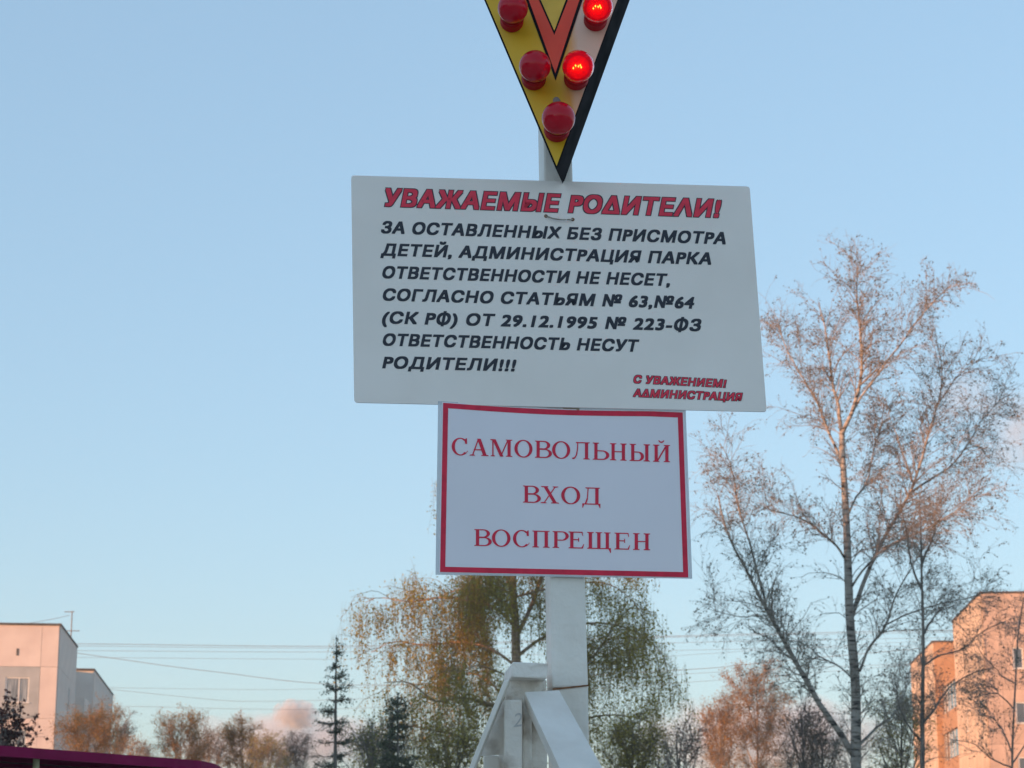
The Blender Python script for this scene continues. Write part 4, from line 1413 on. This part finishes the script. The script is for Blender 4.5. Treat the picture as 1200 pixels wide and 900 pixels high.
G = 'trees along the horizon'
bk, bo = M['bark_dark'], M['bark_orange']
BT = [
    ('small_birch', 'orange lit birch in front of the right side of the pink block', 105, 814, 92, 97, L_orange, bo, dict(per=6.0, twig_mat=M['twig_olive'], droop=.05)),
    ('small_birch', 'smaller grey brown birch right behind the orange one beside the pink block', 136, 824, 95, 59, L_birch, bo, dict(per=2.2)),
    ('shrubby_tree', 'low brown shrub at the roof edge between the two groups of birches at left', 160, 860, 90, 45, L_orange, bk, dict(per=2.2)),
    ('small_birch', 'russet birch with an airy pointed crown left of the small cloud', 208, 824, 96, 83, L_orange, bo, dict(per=5.4, twig_mat=M['twig_olive'])),
    ('small_birch', 'low grey pink tree between the russet birch and the cloud', 243, 842, 104, 75, L_birch, bo, dict(per=3.1, twig_mat=M['twig_pale'])),
    ('small_birch', 'olive and brown birch just left of the small pink cloud', 285, 830, 98, 67, L_orange, bo, dict(per=4.1, twig_mat=M['twig_olive'])),
    ('small_birch', 'olive tree standing right under the small pink cloud', 318, 847, 94, 62, L_olive, bo, dict(per=3.6)),
    ('small_birch', 'thin grey tree right of the cloud, beside the tall spruce', 348, 848, 100, 62, L_birch, bk, dict(per=2.2, twig_mat=M['twig_pale'])),
    ('bushy_tree', 'tall rust red tree with dense twigs left of the tall birch', 888, 766, 84, 104, L_orange, bo, dict(per=5.0, twigs=2970)),
    ('bushy_tree', 'shorter rust red tree on the left side of the tall red one', 842, 800, 82, 66, L_orange, bo, dict(per=4.5, twigs=1650)),
    ('bushy_tree', 'grey brown tree on the right side of the tall red one', 938, 812, 56, 70, L_birch, bk, dict(per=1.6, twigs=1100, branches=150, twig_mat=M['twig_pale'])),
    ('bushy_tree', 'hazy grey tree below the hanging foliage right of the post', 795, 838, 54, 84, L_birch, bk, dict(per=1.8, twigs=1200, branches=150, twig_mat=M['twig_pale'])),
    ('bushy_tree', 'greyish tree low behind the white birch trunk', 968, 840, 56, 64, L_birch, bk, dict(per=1.6, twigs=900, branches=120)),
    ('bushy_tree', 'yellow green tree low between the birch trunk and the orange building', 1062, 800, 56, 84, L_olive, bk, dict(twig_mat=M['twig_olive'], per=2.6, twigs=1100, branches=130)),
    ('bushy_tree', 'dark olive undergrowth tree left of the post, below the weeping birch', 535, 850, 50, 80, L_olive, bk, dict(per=2.6, twigs=1200, branches=150, twig_mat=M['twig_olive'])),
    ('bushy_tree', 'dark olive tree right of the post, below the weeping birch', 735, 828, 50, 90, L_olive, bk, dict(per=2.8, twigs=1500, branches=160, twig_mat=M['twig_olive'])),
    ('bushy_tree', 'grey twiggy tree between the spruce and the weeping birch', 432, 842, 50, 60, L_green, bk, dict(per=2.2, twigs=1200, branches=150, twig_mat=M['twig_pale'])),
]
for i, (nm, lab, px, top, Y, wp, lmt, brk, kw) in enumerate(BT):
    bush_tree(nm, lab, px, top, Y, wp, lmt, brk, 40 + i, **kw)

bush_tree('dark_shrub', 'dark shrub with reddish buds in the bottom left corner before the pink block', 8, 822, 34, 68, L_dark, bk, 90, nl=9, branches=40, twigs=330, per=9, lsize=.07, group=None, cat='shrub', tr=.035, ljit=.035, low=.4, up=.5)

# spruces: whorls of boughs with hanging needle twigs
def spruce(label, px, top, Y, width_px, seed, dense):
    g = np.random.default_rng(seed)
    b = at(px, 900, Y)
    H = at(px, top, Y).z
    root = empty('spruce_tree', (b.x, Y, 0))
    tag(root, label, 'tree', 'spruces in front of the birches')
    n = 16
    P = np.zeros((n, 3)); P[:, 2] = np.linspace(0, H, n); P[:, 0] = np.sin(np.linspace(0, 4, n)) * .02
    V, Q = tubes(P[None], np.linspace(.09, .008, n)[None], 8)
    mesh_np('trunk', V, Q, M['bark_dark'], root, smooth=True)
    hw = width_px / 2500.0 * Y / 2
    bp = []
    z = H * .28
    while z < H * .965:
        f = (H - z) / (H * .62)
        R = hw * 1.3 * min(1.4, f ** .9) + .03
        for k in range(6):
            a = g.random() * 2 * math.pi
            r = R * (.6 + .55 * g.random())
            up = .35 * r if f < .35 else .05 * r
            bp.append(resample([(0, 0, z), (math.cos(a) * r * .5, math.sin(a) * r * .5, z - .10 * r + up * .4), (math.cos(a) * r, math.sin(a) * r, z - .02 * r + up)], 6))
        z += (.13 if dense else .19) * (0.7 + .6 * g.random()) + .03
    B = np.array(bp)
    BR = np.tile(np.linspace(.014, .005, 6), (len(B), 1))
    T, TR = grow(B, BR, len(B) * (15 if dense else 7), .26, .8, segs=4, tmin=.12, up=0, droop=.12, wob=.12, rscale=.6, rmin=.004, lenfall=.4, g=g)
    a, q = tubes(B, BR, 4); a2, q2 = tubes(T, TR, 3)
    o = mesh_np('boughs', np.vstack([a, a2]), np.vstack([q, q2 + len(a)]), M['bark_dark'], root)
    o['kind'] = 'stuff'
    top_s = np.array([[(0, 0, H * (.9 + .1 * i / 3)) for i in range(4)]])
    V, Q = leaves(T, 12 if dense else 8, .036, .022, g, .2)
    V2, Q2 = leaves(B, 14, .036, .02, g, 0)
    V3, Q3 = leaves(top_s, 60, .04, .01, g, -1)
    Vs = np.vstack([V, V2, V3]); Qs = np.vstack([Q, Q2 + len(V), Q3 + len(V) + len(V2)])
    o = mesh_np('needles', Vs, Qs, L_needle, root)
    o['kind'] = 'stuff'
spruce('tall narrow dark spruce with a thin bare tip left of the weeping birch', 392, 745, 44.0, 60, 3, False)
spruce('lower dense dark green spruce between the tall spruce and the white post', 466, 812, 40.0, 74, 6, True)

# ------------------------------------------------------------------ clouds
def cloud(label, px, py, D, wpx, hpx, dens, seed, nscale=1.0, thr=.45):
    c = at(px, py, D)
    a, h = wpx / 2500 * D / 2, hpx / 2500 * D / 2
    bm = bmesh.new()
    bmesh.ops.create_icosphere(bm, subdivisions=4, radius=1.0)
    for v in bm.verts:
        v.co = Vector((v.co.x * a, v.co.y * a * .6, v.co.z * h))
    me = bpy.data.meshes.new('cloud')
    bm.to_mesh(me); bm.free()
    m = bpy.data.materials.new('cloud_vapour')
    m.use_nodes = True
    t = m.node_tree
    t.nodes.remove(t.nodes['Principled BSDF'])
    pv = t.nodes.new('ShaderNodeVolumePrincipled')
    pv.inputs['Color'].default_value = (.97, .97, .98, 1)
    pv.inputs['Anisotropy'].default_value = 0.1
    tc = t.nodes.new('ShaderNodeTexCoord')
    mp = t.nodes.new('ShaderNodeMapping')
    mp.inputs['Scale'].default_value = (1 / a, 1 / (a * .6), 1 / h)
    ln = t.nodes.new('ShaderNodeVectorMath'); ln.operation = 'LENGTH'
    nz = t.nodes.new('ShaderNodeTexNoise')
    nz.inputs['Scale'].default_value = nscale * 3.0 / a
    nz.inputs['Detail'].default_value = 5
    nz.inputs['Roughness'].default_value = .6
    sd = t.nodes.new('ShaderNodeVectorMath'); sd.operation = 'ADD'; sd.inputs[1].default_value = (seed * 137.0, seed * 61.0, 0)
    t.links.new(tc.outputs['Object'], mp.inputs[0]); t.links.new(mp.outputs[0], ln.inputs[0])
    t.links.new(tc.outputs['Object'], sd.inputs[0]); t.links.new(sd.outputs[0], nz.inputs['Vector'])
    # density = clamp((1 - r) * 1.0 + (noise - .5) * 1.4 - thr) * k
    m1 = t.nodes.new('ShaderNodeMath'); m1.operation = 'MULTIPLY_ADD'; m1.inputs[1].default_value = 2.2; m1.inputs[2].default_value = -1.1 - thr + 1.0
    t.links.new(nz.outputs['Fac'], m1.inputs[0])
    m2 = t.nodes.new('ShaderNodeMath'); m2.operation = 'SUBTRACT'
    t.links.new(m1.outputs[0], m2.inputs[0]); t.links.new(ln.outputs['Value'], m2.inputs[1])
    m3 = t.nodes.new('ShaderNodeMath'); m3.operation = 'MULTIPLY'; m3.inputs[1].default_value = dens; m3.use_clamp = False
    mx = t.nodes.new('ShaderNodeMath'); mx.operation = 'MAXIMUM'; mx.inputs[1].default_value = 0
    t.links.new(m2.outputs[0], m3.inputs[0]); t.links.new(m3.outputs[0], mx.inputs[0])
    t.links.new(mx.outputs[0], pv.inputs['Density'])
    t.links.new(pv.outputs[0], t.nodes['Material Output'].inputs['Volume'])
    o = bpy.data.objects.new('cloud', me)
    me.materials.append(m)
    o.location = c
    COL.objects.link(o)
    tag(o, label, 'cloud', 'clouds low in the sky')
cloud('small rounded pink cloud low between the russet birches and the spruce', 346, 838, 2900, 58, 40, .25, 1, 1.3, .0)
cloud('long flat lilac cloud bank behind the low birches at left', 335, 870, 3300, 300, 76, .03, 2, 1.6, .05)
cloud('faint pink cloud at the right edge beside the birch top', 1205, 510, 3000, 150, 150, .016, 3, .9, .15)
cloud('faint pale wisp behind the upper right branches of the birch', 1130, 465, 3100, 130, 80, .012, 4, 1.0, .15)
cloud('pinkish grey cloud bank behind the red tree and the birch trunk', 900, 865, 3200, 320, 110, .03, 5, 1.3, .05)

# ------------------------------------------------------------------ thin haze, added mostly to lift the shadows as lens veil does
hz = boxes('haze', [(-260, 260, -140, 420, -1.0, 26.0)], None)
hm = bpy.data.materials.new('veil_haze')
hm.use_nodes = True
t = hm.node_tree
t.nodes.remove(t.nodes['Principled BSDF'])
pv = t.nodes.new('ShaderNodeVolumePrincipled')
pv.inputs['Color'].default_value = (.93, .96, 1.0, 1)
pv.inputs['Density'].default_value = 0.0006
pv.inputs['Anisotropy'].default_value = 0.0
t.links.new(pv.outputs[0], t.nodes['Material Output'].inputs['Volume'])
hz.data.materials.append(hm)
hz['kind'] = 'stuff'
